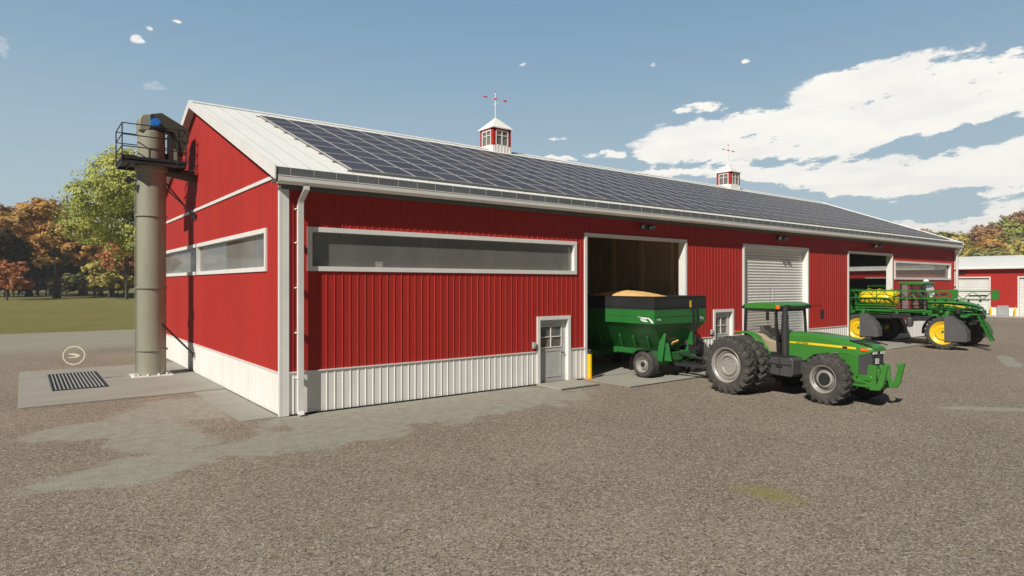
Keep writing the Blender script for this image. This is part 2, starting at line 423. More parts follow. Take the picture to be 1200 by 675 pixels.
def door(o):
    u0,u1,z0,z1 = o; t = .13
    mb = MB()
    mb.box(u0-t,u0,-.05,.2,.01,z1+t); mb.box(u1,u1+t,-.05,.2,.01,z1+t); mb.box(u0,u1,-.05,.2,z1,z1+t)
    fr = mb.build('door_frame', M['trim'], barn)
    mb = MB(); c = (u0+u1)/2; y0,y1 = .11,.15
    wx0,wx1,wz0,wz1 = u0+.12,u1-.22,1.28,2.0
    mb.box(u0+.01,u1-.01,y0,y1,.03,wz0); mb.box(u0+.01,u1-.01,y0,y1,wz1,z1-.01); mb.box(u0+.01,wx0,y0,y1,wz0,wz1); mb.box(wx1,u1-.01,y0,y1,wz0,wz1)
    mb.box(u0+.12,u1-.22,y0-.015,y0,.2,.24); mb.box(u0+.12,u1-.22,y0-.015,y0,1.12,1.16); mb.box(u0+.12,u0+.16,y0-.015,y0,.24,1.12); mb.box(u1-.26,u1-.22,y0-.015,y0,.24,1.12)
    d = mb.build('door', M['door'], barn)
    mb = MB(); mc = (wx0+wx1)/2
    for a,b,c2,e in ((mc-.015,mc+.015,wz0,wz1),(wx0,mc-.015,1.62,1.65),(mc+.015,wx1,1.62,1.65),(wx0-.03,wx0,wz0-.03,wz1+.03),(wx1,wx1+.03,wz0-.03,wz1+.03),(wx0,wx1,wz0-.03,wz0),(wx0,wx1,wz1,wz1+.03)): mb.box(a,b,y0-.02,y0+.01,c2,e)
    mb.build('glazing_bar', M['trim'], d)
    mb = MB(); mb.box(wx0,wx1,y0+.015,y0+.025,wz0,wz1); mb.build('pane', M['glass'], d)
    mb = MB(); mb.cyl((u1-.12,y0-.07,1.05),(u1-.12,y0,1.05),.018); mb.cyl((u1-.12,y0-.06,1.05),(u1-.24,y0-.06,1.05),.014); mb.build('handle', M['black'], d)
    mb = MB(); mb.box(u0-.36,u0-.22,-.10,-.02,1.28,1.5); mb.box(u0-.34,u0-.24,-.12,-.10,1.34,1.46); mb.build('door_keypad', M['glassgrey'], barn, bevel=.01)
door(O_door1); door(O_door2)

def opening(o):
    u0,u1,z0,z1 = o; t = .12; D = .30
    mb = MB()
    mb.box(u0-t,u0,-.055,D,.01,z1+t); mb.box(u1,u1+t,-.055,D,.01,z1+t); mb.box(u0,u1,-.055,D,z1,z1+t)
    return mb.build('garage_frame', M['trim'], barn)
for o in (O_big1,O_big2,O_big3): opening(o)
u0,u1,z0,z1 = O_big2
mb = MB(); z = .03; sl = []
while z < z1:
    mb.prism([(.26,z),(.258,z+.012),(.23,z+.03),(.218,z+.075),(.23,z+.12),(.258,z+.14),(.28,z+.14),(.28,z)], 'x', u0+.01, u1-.01); z += .14
rd = mb.build('roller_door', M['roll'], barn, angle=50)
mb = MB(); mb.box((u0+u1)/2-.02,(u0+u1)/2+.02,.18,.215,.9,3.4); mb.build('lock_bar', M['glassgrey'], rd)
# wall floodlights
for x in (14.3,24.4,35.1):
    mb = MB(); mb.cyl((x,-.02,5.82),(x,-.22,5.82),.03); mb.cyl((x,-.02,5.82),(x,-.05,5.82),.09)
    for s in (-1,1):
        mb.cyl((x,-.2,5.82),(x+s*.2,-.25,5.82),.025)
        mb.M = Matrix.Translation((x+s*.22,-.28,5.78)) @ Matrix.Rotation(R(-35),4,'X') @ Matrix.Rotation(s*R(-20),4,'Z'); mb.box(-.13,.13,-.05,.05,-.09,.09); mb.box(-.15,.15,-.07,-.05,-.11,.11); mb.M = None
    mb.build('floodlight', M['black'], barn)
# roof
X0, X1 = -.28, BL+.1
mb = MB()
th = .09
poly = [(-.44,6.542),(RY,roof_z(RY)),(BW+.44,6.542),(BW+.44,6.542-th),(RY,roof_z(RY)-th),(-.44,6.542-th)]
mb.prism(poly,'x',X0,X1)
roof = mb.build('roof', M['roofw'], barn)
mb = MB(); x = X0+.32
while x < X1:
    for s in (0,1):
        y0,y1 = (-.44,RY-.1) if s == 0 else (RY+.1,BW+.55)
        z0_,z1_ = roof_z(y0)+.012, roof_z(y1)+.012
        mb.beam((x,y0+(.06 if s == 0 else 0),z0_-.004+(.06*SL if s == 0 else 0)),(x,y1,z1_-.004),.016,.012)
    x += .61
mb.build('standing_seam', M['seam'], roof)
mb = MB(); mb.beam((X0-.02,RY-.15,roof_z(RY-.15)+.03),(X1+.02,RY-.15,roof_z(RY-.15)+.03),.34,.02,up=(0,-SL,1)); mb.beam((X0-.02,RY+.15,roof_z(RY-.15)+.03),(X1+.02,RY+.15,roof_z(RY-.15)+.03),.34,.02,up=(0,SL,1)); mb.build('ridge_cap', M['roofw'], roof)
# rake boards
for x in (X0-.012, X1-.02):
    for s in (0,1):
        ya = -.49 if s == 0 else BW+.49
        mb = MB(); mb.prism([(ya,6.56),(ya,6.20),(RY,roof_z(RY)-.25),(RY,roof_z(RY)+.05)],'x',x-.012,x+.022); mb.build('bargeboard', M['trim'], roof)
mb = MB()
mb.box(X0+.02,BL+.08,-.42,-.02,6.16,6.20)
mb.build('soffit', M['greytrim'], roof)
mb = MB(); mb.box(X0+.03,X1-.03,-.40,-.36,6.20,6.40); mb.box(X0+.03,X1-.03,-.462,-.446,6.30,6.528); mb.cur = 1; x = .1
while x < BL: mb.box(x,x+.018,-.468,-.463,6.31,6.525); x += .62
mb.build('fascia', [M['greytrim'], M['alu']], roof)
mb = MB(); mb.box(.0,BL,-.075,-.03,6.02,6.15); mb.build('eave_shade_strip', M['greytrim'], roof)  # dark grey strip stands in for the shaded underside of the gutter
# gutter
mb = MB()
mb.prism([(-.34,6.11),(-.41,6.11),(-.50,6.18),(-.505,6.30),(-.515,6.30),(-.515,6.32),(-.49,6.32),(-.485,6.19),(-.40,6.13),(-.34,6.13)],'x',X0+.06,X1-.04)
mb.build('gutter', M['trim'], roof)
# downpipes
for x in (.47, BL-.25):
    mb = MB(); P_ = [(x+.06,-.41,6.12),(x+.06,-.41,6.0),(x-.02,-.23,5.72),(x-.02,-.20,5.6),(x-.02,-.20,.14),(x-.02,-.26,.05)]
    mb.loft([[(p[0]-.075,p[1]-.05,p[2]),(p[0]+.075,p[1]-.05,p[2]),(p[0]+.075,p[1]+.05,p[2]),(p[0]-.075,p[1]+.05,p[2])] for p in P_])
    dp = mb.build('downpipe', M['trim'], barn)
    for z in (1.,2.2,3.4,4.6,5.5): mb = MB(); mb.box(x-.12,x+.08,-.21,-.02,z,z+.03); mb.build('pipe_clip', M['trim'], dp)
# cupolas
def cupola(cx):
    h = .60; cy = RY
    b = MB(); b.box(cx-h,cx+h,cy-h,cy+h,roof_z(RY)-.55,10.71)
    for k in range(6):
        u = -h+.1+k*.2; b.box(cx+u-.015,cx+u+.015,cy-h-.015,cy-h,roof_z(cy-h)+.0,10.71); b.box(cx-h-.015,cx-h,cy+u-.015,cy+u+.015,10.2,10.71)
    cu = b.build('cupola', M['white'], barn)
    r = MB(); t = .2; zt, zb = 11.62, 10.715
    for sx in (-1,1):
        for sy in (-1,1): r.box(cx+sx*(h-.02),cx+sx*(h-t),cy+sy*(h-.02),cy+sy*(h-t),zb,zt)
    r.box(cx-h+.02,cx+h-.02,cy-h+.02,cy-h+.1,zt-.09,zt); r.box(cx-h+.02,cx+h-.02,cy+h-.1,cy+h-.02,zt-.09,zt); r.box(cx-h+.02,cx-h+.1,cy-h+.1,cy+h-.1,zt-.09,zt); r.box(cx+h-.1,cx+h-.02,cy-h+.1,cy+h-.1,zt-.09,zt)
    r.build('cupola_wall', M['red'], cu)
    f = MB(); w = h-t; d = h-.005
    for s in (-1,1):
        for a,b_,c,e in ((-w,w,zb,zb+.05),(-w,w,zt-.14,zt-.09),(-w,-w+.05,zb+.05,zt-.14),(w-.05,w,zb+.05,zt-.14),(-.02,.02,zb+.05,zt-.14),(-w+.05,-.02,11.24,11.27),(.02,w-.05,11.24,11.27)):
            f.box(cx+a,cx+b_,cy+s*d,cy+s*(d-.03),c,e); f.box(cx+s*d,cx+s*(d-.03),cy+a,cy+b_,c,e)
    f.build('cupola_window', M['trim'], cu)
    g = MB()
    for s in (-1,1):
        g.box(cx-w,cx+w,cy+s*(d-.05),cy+s*(d-.06),zb,zt-.1); g.box(cx+s*(d-.05),cx+s*(d-.06),cy-w,cy+w,zb,zt-.1)
    g.build('pane', M['glass'], cu)
    p = MB(); e = h+.07
    p.add([(cx-e,cy-e,zt),(cx+e,cy-e,zt),(cx+e,cy+e,zt),(cx-e,cy+e,zt),(cx-e,cy-e,zt+.04),(cx+e,cy-e,zt+.04),(cx+e,cy+e,zt+.04),(cx-e,cy+e,zt+.04),(cx,cy,12.32)],
        [(3,2,1,0),(0,1,5,4),(1,2,6,5),(2,3,7,6),(3,0,4,7),(4,5,8),(5,6,8),(6,7,8),(7,4,8)]); p.build('cupola_roof', M['roofw'], cu, angle=10)
    v = MB(); v.cyl((cx,cy,12.28),(cx,cy,13.72),.028,n=8); v.cyl((cx-.62,cy+.0,13.3),(cx+.62,cy+.0,13.3),.015,n=6)
    v.cyl((cx,cy-.3,13.05),(cx,cy+.3,13.05),.012,n=6)
    v.build('weathervane', M['trim'], cu)
    a = MB(); a.prism([(cx-.85,13.3),(cx-.52,13.35),(cx-.58,13.3),(cx-.52,13.25)],'y',cy-.012,cy+.012)
    a.prism([(cx+.52,13.33),(cx+.76,13.35),(cx+.71,13.3),(cx+.76,13.25),(cx+.52,13.27)],'y',cy-.014,cy+.014)
    a.lathe([(0,-.07),(.05,-.05),(.07,0),(.05,.05),(0,.07)],(cx,cy,13.3),n=10); a.lathe([(0,-.05),(.04,-.03),(.05,0),(.04,.03),(0,.05)],(cx,cy,13.68),n=10)
    a.build('vane_arrow', M['redlens'], cu)
cupola(14.4); cupola(35.45)

# ---------------------------------------------------------------- SOLAR ARRAY
arr = empty('solar_array', (1.9,0,roof_z(0)), label='rows of dark solar panels in pale frames laid over the sloping white barn roof', cat='solar panels')
ang = math.atan(SL)
PW, PH = 1.025, 1.165        # pitch along x and along the slope
pm = MB(); pm.box(.04,PW-.04,.045,PH-.045,0,.03); panel_me = pm.mesh('solar_panel', M['solar'])
fm = MB(); a,b,c,d = .006,PW-.006,.006,PH-.006
for q in ((a,b,c,c+.04),(a,b,d-.04,d),(a,a+.034,c+.04,d-.04),(b-.034,b,c+.04,d-.04)): fm.box(q[0],q[1],q[2],q[3],-.005,.035)
frame_me = fm.mesh('panel_frame', M['alu'])
cells = []
for i in range(44):
    for j in range(8):
        s0 = .16+j*PH; y = s0*math.cos(ang)-.30; z = roof_z(0)+ (s0*math.sin(ang)) - .30*SL + .055
        x = 1.9+i*PW
        cells.append(((x+5.4)**2+(y+17)**2+(z-3.5)**2, x, y, z))
cells.sort()
rest = MB(); restf = MB()
for n,(d2,x,y,z) in enumerate(cells):
    L = (x-1.9, y, z-roof_z(0))
    if n < 100:
        o = inst('solar_panel', panel_me, arr, L, (ang,0,0)); inst('panel_frame', frame_me, o)
    else:
        rest.M = restf.M = Matrix.Translation(L) @ Matrix.Rotation(ang,4,'X')
        rest.box(.04,PW-.04,.045,PH-.045,0,.03)
        for q in ((a,b,c,c+.04),(a,b,d-.04,d),(a,a+.034,c+.04,d-.04),(b-.034,b,c+.04,d-.04)): restf.box(q[0],q[1],q[2],q[3],-.005,.035)
o = rest.build('solar_panel', M['solar'], arr, fix=False); tag(o, kind='stuff')
restf.build('panel_frame', M['alu'], o, fix=False)
mb = MB()
for j in range(9):
    s0 = .16+j*PH-.012; y = s0*math.cos(ang)-.30; z = s0*math.sin(ang)-.30*SL+.03
    mb.beam((-.12,y,z),(44*PW+.1,y,z),.045,.03,up=(0,-SL,1))
mb.build('mounting_rail', M['greytrim'], arr)
# ---------------------------------------------------------------- GRAIN ELEVATOR TOWER
TX, TY = -1.5, 10.6
tw = empty('grain_elevator', (TX,TY,.05), label='olive grey grain elevator tower with black railed platform beside the barn gable', cat='grain elevator')
mb = MB(); mb.lathe([(.50,0),(.50,7.75)],n=40); mb.lathe([(.50,7.72),(.56,7.75),(.56,7.93),(.50,7.97),(0,7.97)],n=40); mb.build('pipe', M['olive'], tw)
mb = MB()
for z in (6.05,3.33,.98): mb.lathe([(.50,z-.03),(.555,z-.03),(.555,z+.03),(.50,z+.03)],n=40)
mb.build('pipe_flange', M['olive'], tw)
mb = MB(); mb.box(-.66,.66,-.6,.6,0,.035)
for i in range(10):
    t = 2*PI*i/10; mb.cyl((.58*math.cos(t),.54*math.sin(t),.03),(.58*math.cos(t),.54*math.sin(t),.10),.045,n=6)
mb.cyl((-.62,-.35,.0),(-.62,-.35,.09),.09,n=12); mb.build('base_plate', M['trim'], tw)
mb = MB(); mb.tube([(-.55,-.12,.05),(-.55,-.12,7.6)],.018,6); mb.build('conduit', M['olive'], tw)
mb = MB(); mb.lathe([(.47,7.97),(.47,9.22),(.44,9.26),(0,9.26)],n=36); mb.build('upper_pipe', M['olive'], tw)
mb = MB(); mb.prism([(-.46,9.2),(-.46,9.66),(-.36,9.82),(-.05,9.87),(-.05,9.2)],'y',-.42,.42)
mb.build('leg_housing', M['olive'], tw, bevel=.05)
mb = MB(); mb.prism([(-.08,9.40),(-.08,9.88),(.30,9.98),(1.05,9.58),(1.25,9.40),(1.22,8.98),(1.02,8.50),(.86,8.55),(.84,9.10),(.70,9.30)],'y',-.36,.40)
mb.build('head_hood', M['olive2'], tw, bevel=.02)
mb = MB(); mb.box(.56,.86,-.2,.25,7.97,9.25); mb.build('down_duct', M['olive'], tw, bevel=.02)
mb = MB(); mb.cyl((.62,.05,8.5),(.62,.05,7.85),.16,.2,16); mb.cyl((.42,-.02,7.80),(1.5,.0,7.70),.15,.24,20); mb.build('discharge_chute', M['olive2'], tw)
mb = MB(); mb.cyl((.06,-.62,9.52),(.06,-.40,9.52),.17,n=24); mb.cyl((.06,-.66,9.52),(.06,-.62,9.52),.12,n=24); mb.build('motor', M['blue'], tw)
mb = MB(); mb.prism([(-.16,9.26),(.40,9.26),(.34,9.42),(.14,9.55),(-.02,9.55)],'y',-.45,-.1); mb.tube([(.3,-.3,9.3),(.55,-.35,9.25),(.75,-.4,9.0),(.85,-.4,8.6),(.95,-.4,8.0)],.035,8); mb.build('gearbox', M['black'], tw, bevel=.01)
# platform
px0,px1,py0,py1,pz = -1.05,1.05,-.85,1.0,7.98
mb = MB(); mb.box(px0,px1,py0,py1,pz,pz+.05)
mb.box(px0,px1,py0,py0+.03,pz-.10,pz+.16); mb.box(px0,px1,py1-.03,py1,pz-.10,pz+.16); mb.box(px0,px0+.03,py0,py1,pz-.10,pz+.16); mb.box(px1-.03,px1,py0,py1,pz-.10,pz+.16)
for k in range(5): mb.box(px0+.3+k*.4,px0+.34+k*.4,py0+.03,py1-.03,pz-.08,pz)
pf_ = mb.build('platform', M['blacksteel'], tw)
mb = MB(); H = 1.33; q = .022
ps = [(px0,py0),(px0,py1),(px1,py1),(px1,py0),(px0+1.0,py1),(px1-.3,py0),(px1,0.)]
for x,y in ps: mb.cyl((x,y,pz),(x,y,pz+H),q,n=8)
for z in (pz+H,pz+.92,pz+.5):
    for p,r_ in (((px0,py0),(px1,py0)),((px0,py0),(px0,py1)),((px0,py1),(px1,py1)),((px1,py0),(px1,py1))): mb.cyl((*p,z),(*r_,z),q*.9,n=8)
mb.build('guard_rail', M['blacksteel'], tw)
mb = MB()
for x in (.80,1.03): mb.tube([(x,-.80,pz+1.35),(x,-.80,pz),(x,-.80,pz-.15)],.018,6)
z = pz
while z < pz+1.35: mb.cyl((.80,-.80,z),(1.03,-.80,z),.012,n=6); z += .22
mb.build('access_ladder', M['blacksteel'], tw)
mb = MB()
for y in (-.30,.05):
    mb = MB(); mb.beam((.0+.35,y-.2,7.45+y),(1.48,y-.1,6.1),.045,.045); mb.box(1.40,1.47,y-.18,y-.02,6.02,6.2); mb.build('wall_strut', M['blacksteel'], tw)
mb = MB(); mb.beam((.3,-.4,1.95),(1.44,-.15,.70),.06,.06); mb.box(1.38,1.44,-.22,-.08,.58,.80)
mb.build('wall_strut', M['blacksteel'], tw)
mb = MB(); mb.cyl((-.45,-.1,7.35),(-.72,-.15,7.35),.025)
mb.M = Matrix.Translation((-.78,-.2,7.32)) @ Matrix.Rotation(R(35),4,'Y'); mb.box(-.09,.09,-.12,.12,-.09,.09); mb.box(-.11,.11,-.16,-.12,-.12,.12); mb.build('floodlight', M['black'], tw)

# ---------------------------------------------------------------- intake grate, marker, bollards, box
gr = empty('intake_grate', (-3.87,10.6,.05), label='black steel grate set flat in the concrete pad left of the elevator tower', cat='grate')
mb = MB(); hw, hl = .77, 2.3
for a in ((-hw,hw,-hl,-hl+.05),(-hw,hw,hl-.05,hl),(-hw,-hw+.04,-hl+.05,hl-.05),(hw-.04,hw,-hl+.05,hl-.05)): mb.box(a[0],a[1],a[2],a[3],0,.03)
mb.build('frame', M['blacksteel'], gr)
mb = MB(); mb.box(-hw+.04,hw-.04,-hl+.05,hl-.05,.002,.006); mb.build('pit', M['foot'], gr)
mb = MB()
for k in range(1,14): x = -hw+k*2*hw/14; mb.box(x-.016,x+.016,-hl+.05,hl-.05,.007,.034)
mb.build('bar', M['glassgrey'], gr)

mk = empty('drop_marker', (-3.95,10.4,.98), R(-10), label='pale yellow ring marker with a scoop symbol floating above the steel grate', cat='marker')
mb = MB()
prof = [(.30,-.012),(.335,-.012),(.335,.012),(.30,.012)]; mb.lathe(prof,axis='y',n=48,closed=True); mb.build('ring', M['marker'], mk)
mb = MB(); mb.prism([(-.16,.075),(.02,.07),(.19,-.0),(.19,-.02),(.08,-.085),(-.17,-.085),(-.17,-.06),(.02,-.055),(.07,-.02),(-.02,.0),(-.16,.045)],'y',-.01,.01); mb.build('symbol', M['marker'], mk)

bo = empty('bollard', (11.18,-.2,.02), label='yellow bollard with dark cap at the left side of the first open bay', cat='bollard')
mb = MB(); mb.lathe([(.085,0),(.085,.92),(0,.92)],n=20); mb.build('post', M['yellow'], bo)
mb = MB(); mb.lathe([(.087,.921),(.087,1.05),(.06,1.09),(0,1.10)],n=20); mb.build('cap', M['black'], bo)
mb = MB(); mb.lathe([(.12,0),(.12,.02),(.086,.03)],n=20); mb.build('collar', M['orange'], bo)
# ---------------------------------------------------------------- WHEELS
def wheel(parent, loc, Rr, w, rr, side, rimmat, lugs=20, lugh=.055, dish=.5, hubr=.3, hubmat=None, outer_hub=0., flat=False, step=False, groove=False):
    """axis along x; side=-1: outer face towards -x"""
    s = side
    hub = MB(); hub.lathe([(0,-s*0 + s*(w*.5*(1-dish)+outer_hub)),(hubr*.55,s*(w*.5*(1-dish)+outer_hub)),(hubr*.6,s*(w*.5*(1-dish)+outer_hub-.03)),(hubr*.6,0),(0,0)],axis='x',n=24)
    wo = hub.build('wheel', hubmat or rimmat, parent); wo.location = loc
    t = MB(); Rb = Rr-lugh; h = w/2
    prof = [(rr,-h*.80),(rr+.03,-h*.93),(rr+(Rb-rr)*.35,-h),(rr+(Rb-rr)*.7,-h*.98),(Rb-.03,-h*.86),(Rb,-h*.68),(Rb+.008,0),(Rb,h*.68),(Rb-.03,h*.86),(rr+(Rb-rr)*.7,h*.98),(rr+(Rb-rr)*.35,h),(rr+.03,h*.93),(rr,h*.80)]
    t.lathe(prof,axis='x',n=48)
    if lugh > .03:
        for k in range(lugs):
            for sd in (-1,1):
                a = 2*PI*(k+(.5 if sd > 0 else 0))/lugs
                # chevron lug from the centre line to the shoulder and a little down the side wall
                da = 1.45*PI/lugs*(.75)
                secs = []
                for f_,aa,ht in ((.02,a,Rr),(.55,a+da*.6,Rr),(.93,a+da,Rr-.012),(1.0,a+da*1.05,Rb-.055)):
                    wd = (.020+.010*f_)*Rr/.9*1.7
                    x = sd*h*f_*1.0
                    def PT(rad, off): an = aa+off/rad; return (x, rad*math.cos(an), rad*math.sin(an))
                    rb = Rb-.05 if f_ < .99 else Rb-.11
                    if f_ >= .99: x = sd*(h+.004)
                    secs.append([PT(rb,-wd*1.25),PT(ht,-wd*.75),PT(ht,wd*.75),PT(rb,wd*1.25)])
                t.loft(secs)
    else:
        for x in (-.45,-.15,.15,.45): t.lathe([(Rb+.001,x*w*.8-.02),(Rb+.012,x*w*.8-.015),(Rb+.012,x*w*.8+.015),(Rb+.001,x*w*.8+.02)],axis='x',n=40)
    t.build('tyre', M['rubber'], wo, angle=28)
    r = MB(); q = rr
    d0 = h*(1-dish)           # disc plane
    rp = [(q-.0,-h*.82),(q+.012,-h*.92),(q-.012,-h*.95),(q-.035,-h*.85),(q-.05,-h*.5),(q-.055,0),(q-.06,d0-.02)] if False else None
    rp = [(q*.99,h*.80),(q*1.035,h*.93),(q*1.02,h*.965),(q*.97,h*.93),(q*.945,h*.80),(q*.90,h*.72),(q*.885,d0+.02),(q*.80,d0-.01),(q*.72,d0-.04),(q*.66,d0-.04),(q*.60,d0+.03),(q*.50,d0+.045),(q*.46,d0+.04),(q*.43,d0+.02),(0,d0+.02)]
    r.lathe([(a,s*b) for a,b in rp],axis='x',n=40)
    if step: r.lathe([(q*.84,s*(d0+.0)),(q*.82,s*(d0+.05)),(q*.76,s*(d0+.055)),(q*.73,s*(d0+.0)),(q*.62,s*(d0+.035)),(q*.60,s*(d0+.075)),(q*.52,s*(d0+.08)),(q*.50,s*(d0+.05))],axis='x',n=40)
    r.cur = 1
    if groove: r.lathe([(q*.90,s*(h*.74)),(q*.885,s*(d0+.01)),(q*.74,s*(d0+.005)),(q*.73,s*(d0-.03))],axis='x',n=40)
    r.lathe([(q*.99,-s*h*.80),(q*1.03,-s*h*.93),(q*.96,-s*h*.93),(q*.9,-s*h*.7),(q*.885,s*(d0-.05)),(0,s*(d0-.06))],axis='x',n=40); r.cur = 0
    for k in range(8):
        an = 2*PI*k/8; c = Vector((s*(d0+.02),q*.35*math.cos(an),q*.35*math.sin(an))); r.cyl(c,c+Vector((s*.03,0,0)),.018,n=6)
    r.build('rim', [rimmat, M['dgrey']], wo, angle=25)
    return wo
def cycopy(w, parent, loc, flip=False):
    c = copy_tree(w, parent); c.location = loc
    if flip: c.rotation_euler = (0,0,PI)
    return c

# ---------------------------------------------------------------- TRACTOR   (front towards -y, near side -x)
tr = empty('tractor', (14.5,-5.3,0), R(-6), label='green farm tractor with dual rear wheels and front hitch arms on the gravel', cat='tractor')
w1 = wheel(tr, (-1.84,0,.92), .925, .50, .55, -1, M['rim'], lugs=22, dish=.75, hubr=.42, step=True)
cycopy(w1, tr, (1.84,0,.92), True)
w2 = wheel(tr, (-1.22,0,.92), .925, .48, .585, -1, M['rim'], lugs=22, dish=.4, hubr=.42)
cycopy(w2, tr, (1.22,0,.92), True)
w3 = wheel(tr, (-.94,-2.71,.735), .74, .42, .40, -1, M['rim'], lugs=20, lugh=.045, dish=.62, hubr=.28, hubmat=M['black'], outer_hub=.09, groove=True)
cycopy(w3, tr, (.94,-2.71,.735), True)
mb = MB(); mb.box(-.30,.30,-3.3,.45,.70,1.15); mb.cyl((-1.9,0,.92),(1.9,0,.92),.13,n=16); mb.box(-.45,.45,-.35,.4,.62,1.30)
mb.cyl((-.75,-2.71,.735),(.75,-2.71,.735),.10,n=14); mb.box(-.35,.35,-2.95,-2.5,.6,.9)
mb.beam((0,.4,.6),(0,1.1,.48),.10,.06); mb.beam((-.3,.4,.62),(-.42,1.05,.55),.07,.08); mb.beam((.3,.4,.62),(.42,1.05,.55),.07,.08)
mb.beam((0,.3,.7),(0,1.55,.47),.07,.05)
mb.build('chassis', M['dgrey'], tr, bevel=.015)
# engine block side
mb = MB(); mb.box(-.36,.36,-2.35,-1.2,.95,1.35); mb.cyl((-.40,-1.75,1.15),(-.40,-2.1,1.15),.08); mb.box(-.42,-.36,-3.25,-2.3,1.15,1.45); mb.build('engine', M['dgrey'], tr, bevel=.02)
# hood: rounded cross sections along y
def sec(y, w, zt, zb, r, n=6):
    pts = [(-w,y,zb)]
    for i in range(n+1):
        a = PI-(PI/2)*i/n; pts.append((-w+r+r*math.cos(a), y, zt-r*.75+r*.75*math.sin(a)))
    for i in range(n+1):
        a = PI/2-(PI/2)*i/n; pts.append((w-r+r*math.cos(a), y, zt-r*.75+r*.75*math.sin(a)))
    pts.append((w,y,zb)); return pts
mb = MB()
mb.loft([sec(-1.15,.47,1.99,1.12,.16),sec(-1.7,.48,2.0,1.14,.17),sec(-2.0,.48,1.985,1.36,.18),sec(-2.6,.475,1.94,1.48,.19),sec(-3.05,.46,1.88,1.46,.20),sec(-3.33,.44,1.82,1.44,.20),sec(-3.55,.41,1.77,1.50,.17),sec(-3.68,.37,1.72,1.55,.12),sec(-3.73,.33,1.68,1.60,.07)])
hood = mb.build('hood', M['green'], tr, angle=40)
mb = MB(); mb.prism([(-3.10,1.46),(-3.36,1.46),(-3.36,.90),(-3.28,.78),(-3.60,.72),(-3.60,.62),(-3.15,.62),(-3.05,.9),(-2.75,1.45),(-2.85,1.5)],'x',-.45,-.40)
mb.build('side_rail', M['green'], tr, bevel=.01); mb = MB(); mb.prism([(-3.10,1.46),(-3.36,1.46),(-3.36,.90),(-3.28,.78),(-3.60,.72),(-3.60,.62),(-3.15,.62),(-3.05,.9),(-2.75,1.45),(-2.85,1.5)],'x',.40,.45)
mb.build('side_rail', M['green'], tr, bevel=.01)
mb = MB(); mb.beam((-.47,-2.45,1.50),(-.44,-3.10,1.08),.05,.05); mb.build('brace', M['green'], tr, bevel=.01)
mb = MB()
mb.loft([[(-.42,-3.36,.90),(-.42,-3.36,1.60),(.42,-3.36,1.60),(.42,-3.36,.90)],[(-.37,-3.62,.90),(-.37,-3.62,1.58),(.37,-3.62,1.58),(.37,-3.62,.90)],[(-.30,-3.68,.92),(-.30,-3.68,1.58),(.30,-3.68,1.58),(.30,-3.68,.92)]])
for k in range(9): z = .96+k*.065; mb.box(-.29,.29,-3.70,-3.68,z,z+.02)
gl = mb.build('grille', M['dgrey'], tr, bevel=.01)
mb = MB(); mb.prism([(-3.34,.90),(-3.72,.90),(-3.76,.82),(-3.7,.74),(-3.3,.74)],'x',-.42,.42); mb.build('grille_base', M['green'], tr, bevel=.02)
mb = MB(); mb.box(-.30,-.10,-3.73,-3.70,1.50,1.58); mb.box(.10,.30,-3.73,-3.70,1.50,1.58); mb.build('headlight', M['lens'], gl)
mb = MB(); mb.box(-.445,-.405,-3.42,-3.56,1.58,1.665); mb.box(-.43,-.34,-3.56,-3.645,1.58,1.665); mb.build('marker_lamp', M['orange'], gl, bevel=.01)
mb = MB(); mb.box(-.16,.0,-3.72,-3.70,1.22,1.38); mb.build('plate', M['lens'], gl)
mb = MB()
for k in range(4): mb.beam((-.40,-3.2-k*.11,1.862-k*.03),(.40,-3.2-k*.11,1.862-k*.03),.018,.03)
mb.beam((-.42,-3.1,1.88),(-.40,-3.75,1.74),.02,.03); mb.beam((.42,-3.1,1.88),(.40,-3.75,1.74),.02,.03)
mb.build('hood_guard', M['black'], tr)
# stripe + lettering
mb = MB()
for s in (-1,1): mb.loft([[(s*.476,-1.18,1.65),(s*.476,-1.18,1.70),(s*.484,-1.18,1.70),(s*.484,-1.18,1.65)],[(s*.483,-2.0,1.64),(s*.483,-2.0,1.71),(s*.491,-2.0,1.71),(s*.491,-2.0,1.64)],[(s*.479,-2.6,1.63),(s*.479,-2.6,1.70),(s*.487,-2.6,1.70),(s*.487,-2.6,1.63)],[(s*.464,-3.05,1.62),(s*.464,-3.05,1.69),(s*.472,-3.05,1.69),(s*.472,-3.05,1.62)],[(s*.444,-3.30,1.62),(s*.444,-3.30,1.68),(s*.452,-3.30,1.68),(s*.452,-3.30,1.62)]])
st = mb.build('stripe', M['stripe'], hood)
text_obj('lettering','JOHN DEERE',.072,M['ink'],hood,(-.493,-1.42,1.652),(R(90),0,R(-90)),.002)
text_obj('lettering','8400',.072,M['ink'],hood,(-.490,-2.92,1.636),(R(90),0,R(-91.5)),.012)
# cab
mb = MB()
for (x,y,x2,y2) in ((-.82,.25,-.80,.22),(.82,.25,.80,.22),(.72,-.95,.74,-.88)): mb.beam((x,y,1.85),(x2,y2,2.70),.06,.08)
mb.beam((-.74,-.95,1.3),(-.76,-.88,2.70),.05,.08)
mb.beam((-.80,.22,2.66),(-.76,-.88,2.66),.05,.06); mb.beam((.80,.22,2.66),(.74,-.88,2.66),.05,.06); mb.beam((-.8,.22,2.66),(.8,.22,2.66),.05,.06); mb.beam((-.76,-.88,2.66),(.74,-.88,2.66),.05,.06)
mb.beam((-.84,.18,1.88),(-.84,-.35,1.80),.04,.05); mb.beam((-.84,-.35,1.80),(-.82,-.66,1.35),.04,.05); mb.box(-.82,-.70,-1.05,-.62,1.26,1.34)
mb.beam((-.82,.25,1.86),(.82,.25,1.86),.05,.05)
cab = mb.build('cab_frame', M['black'], tr)
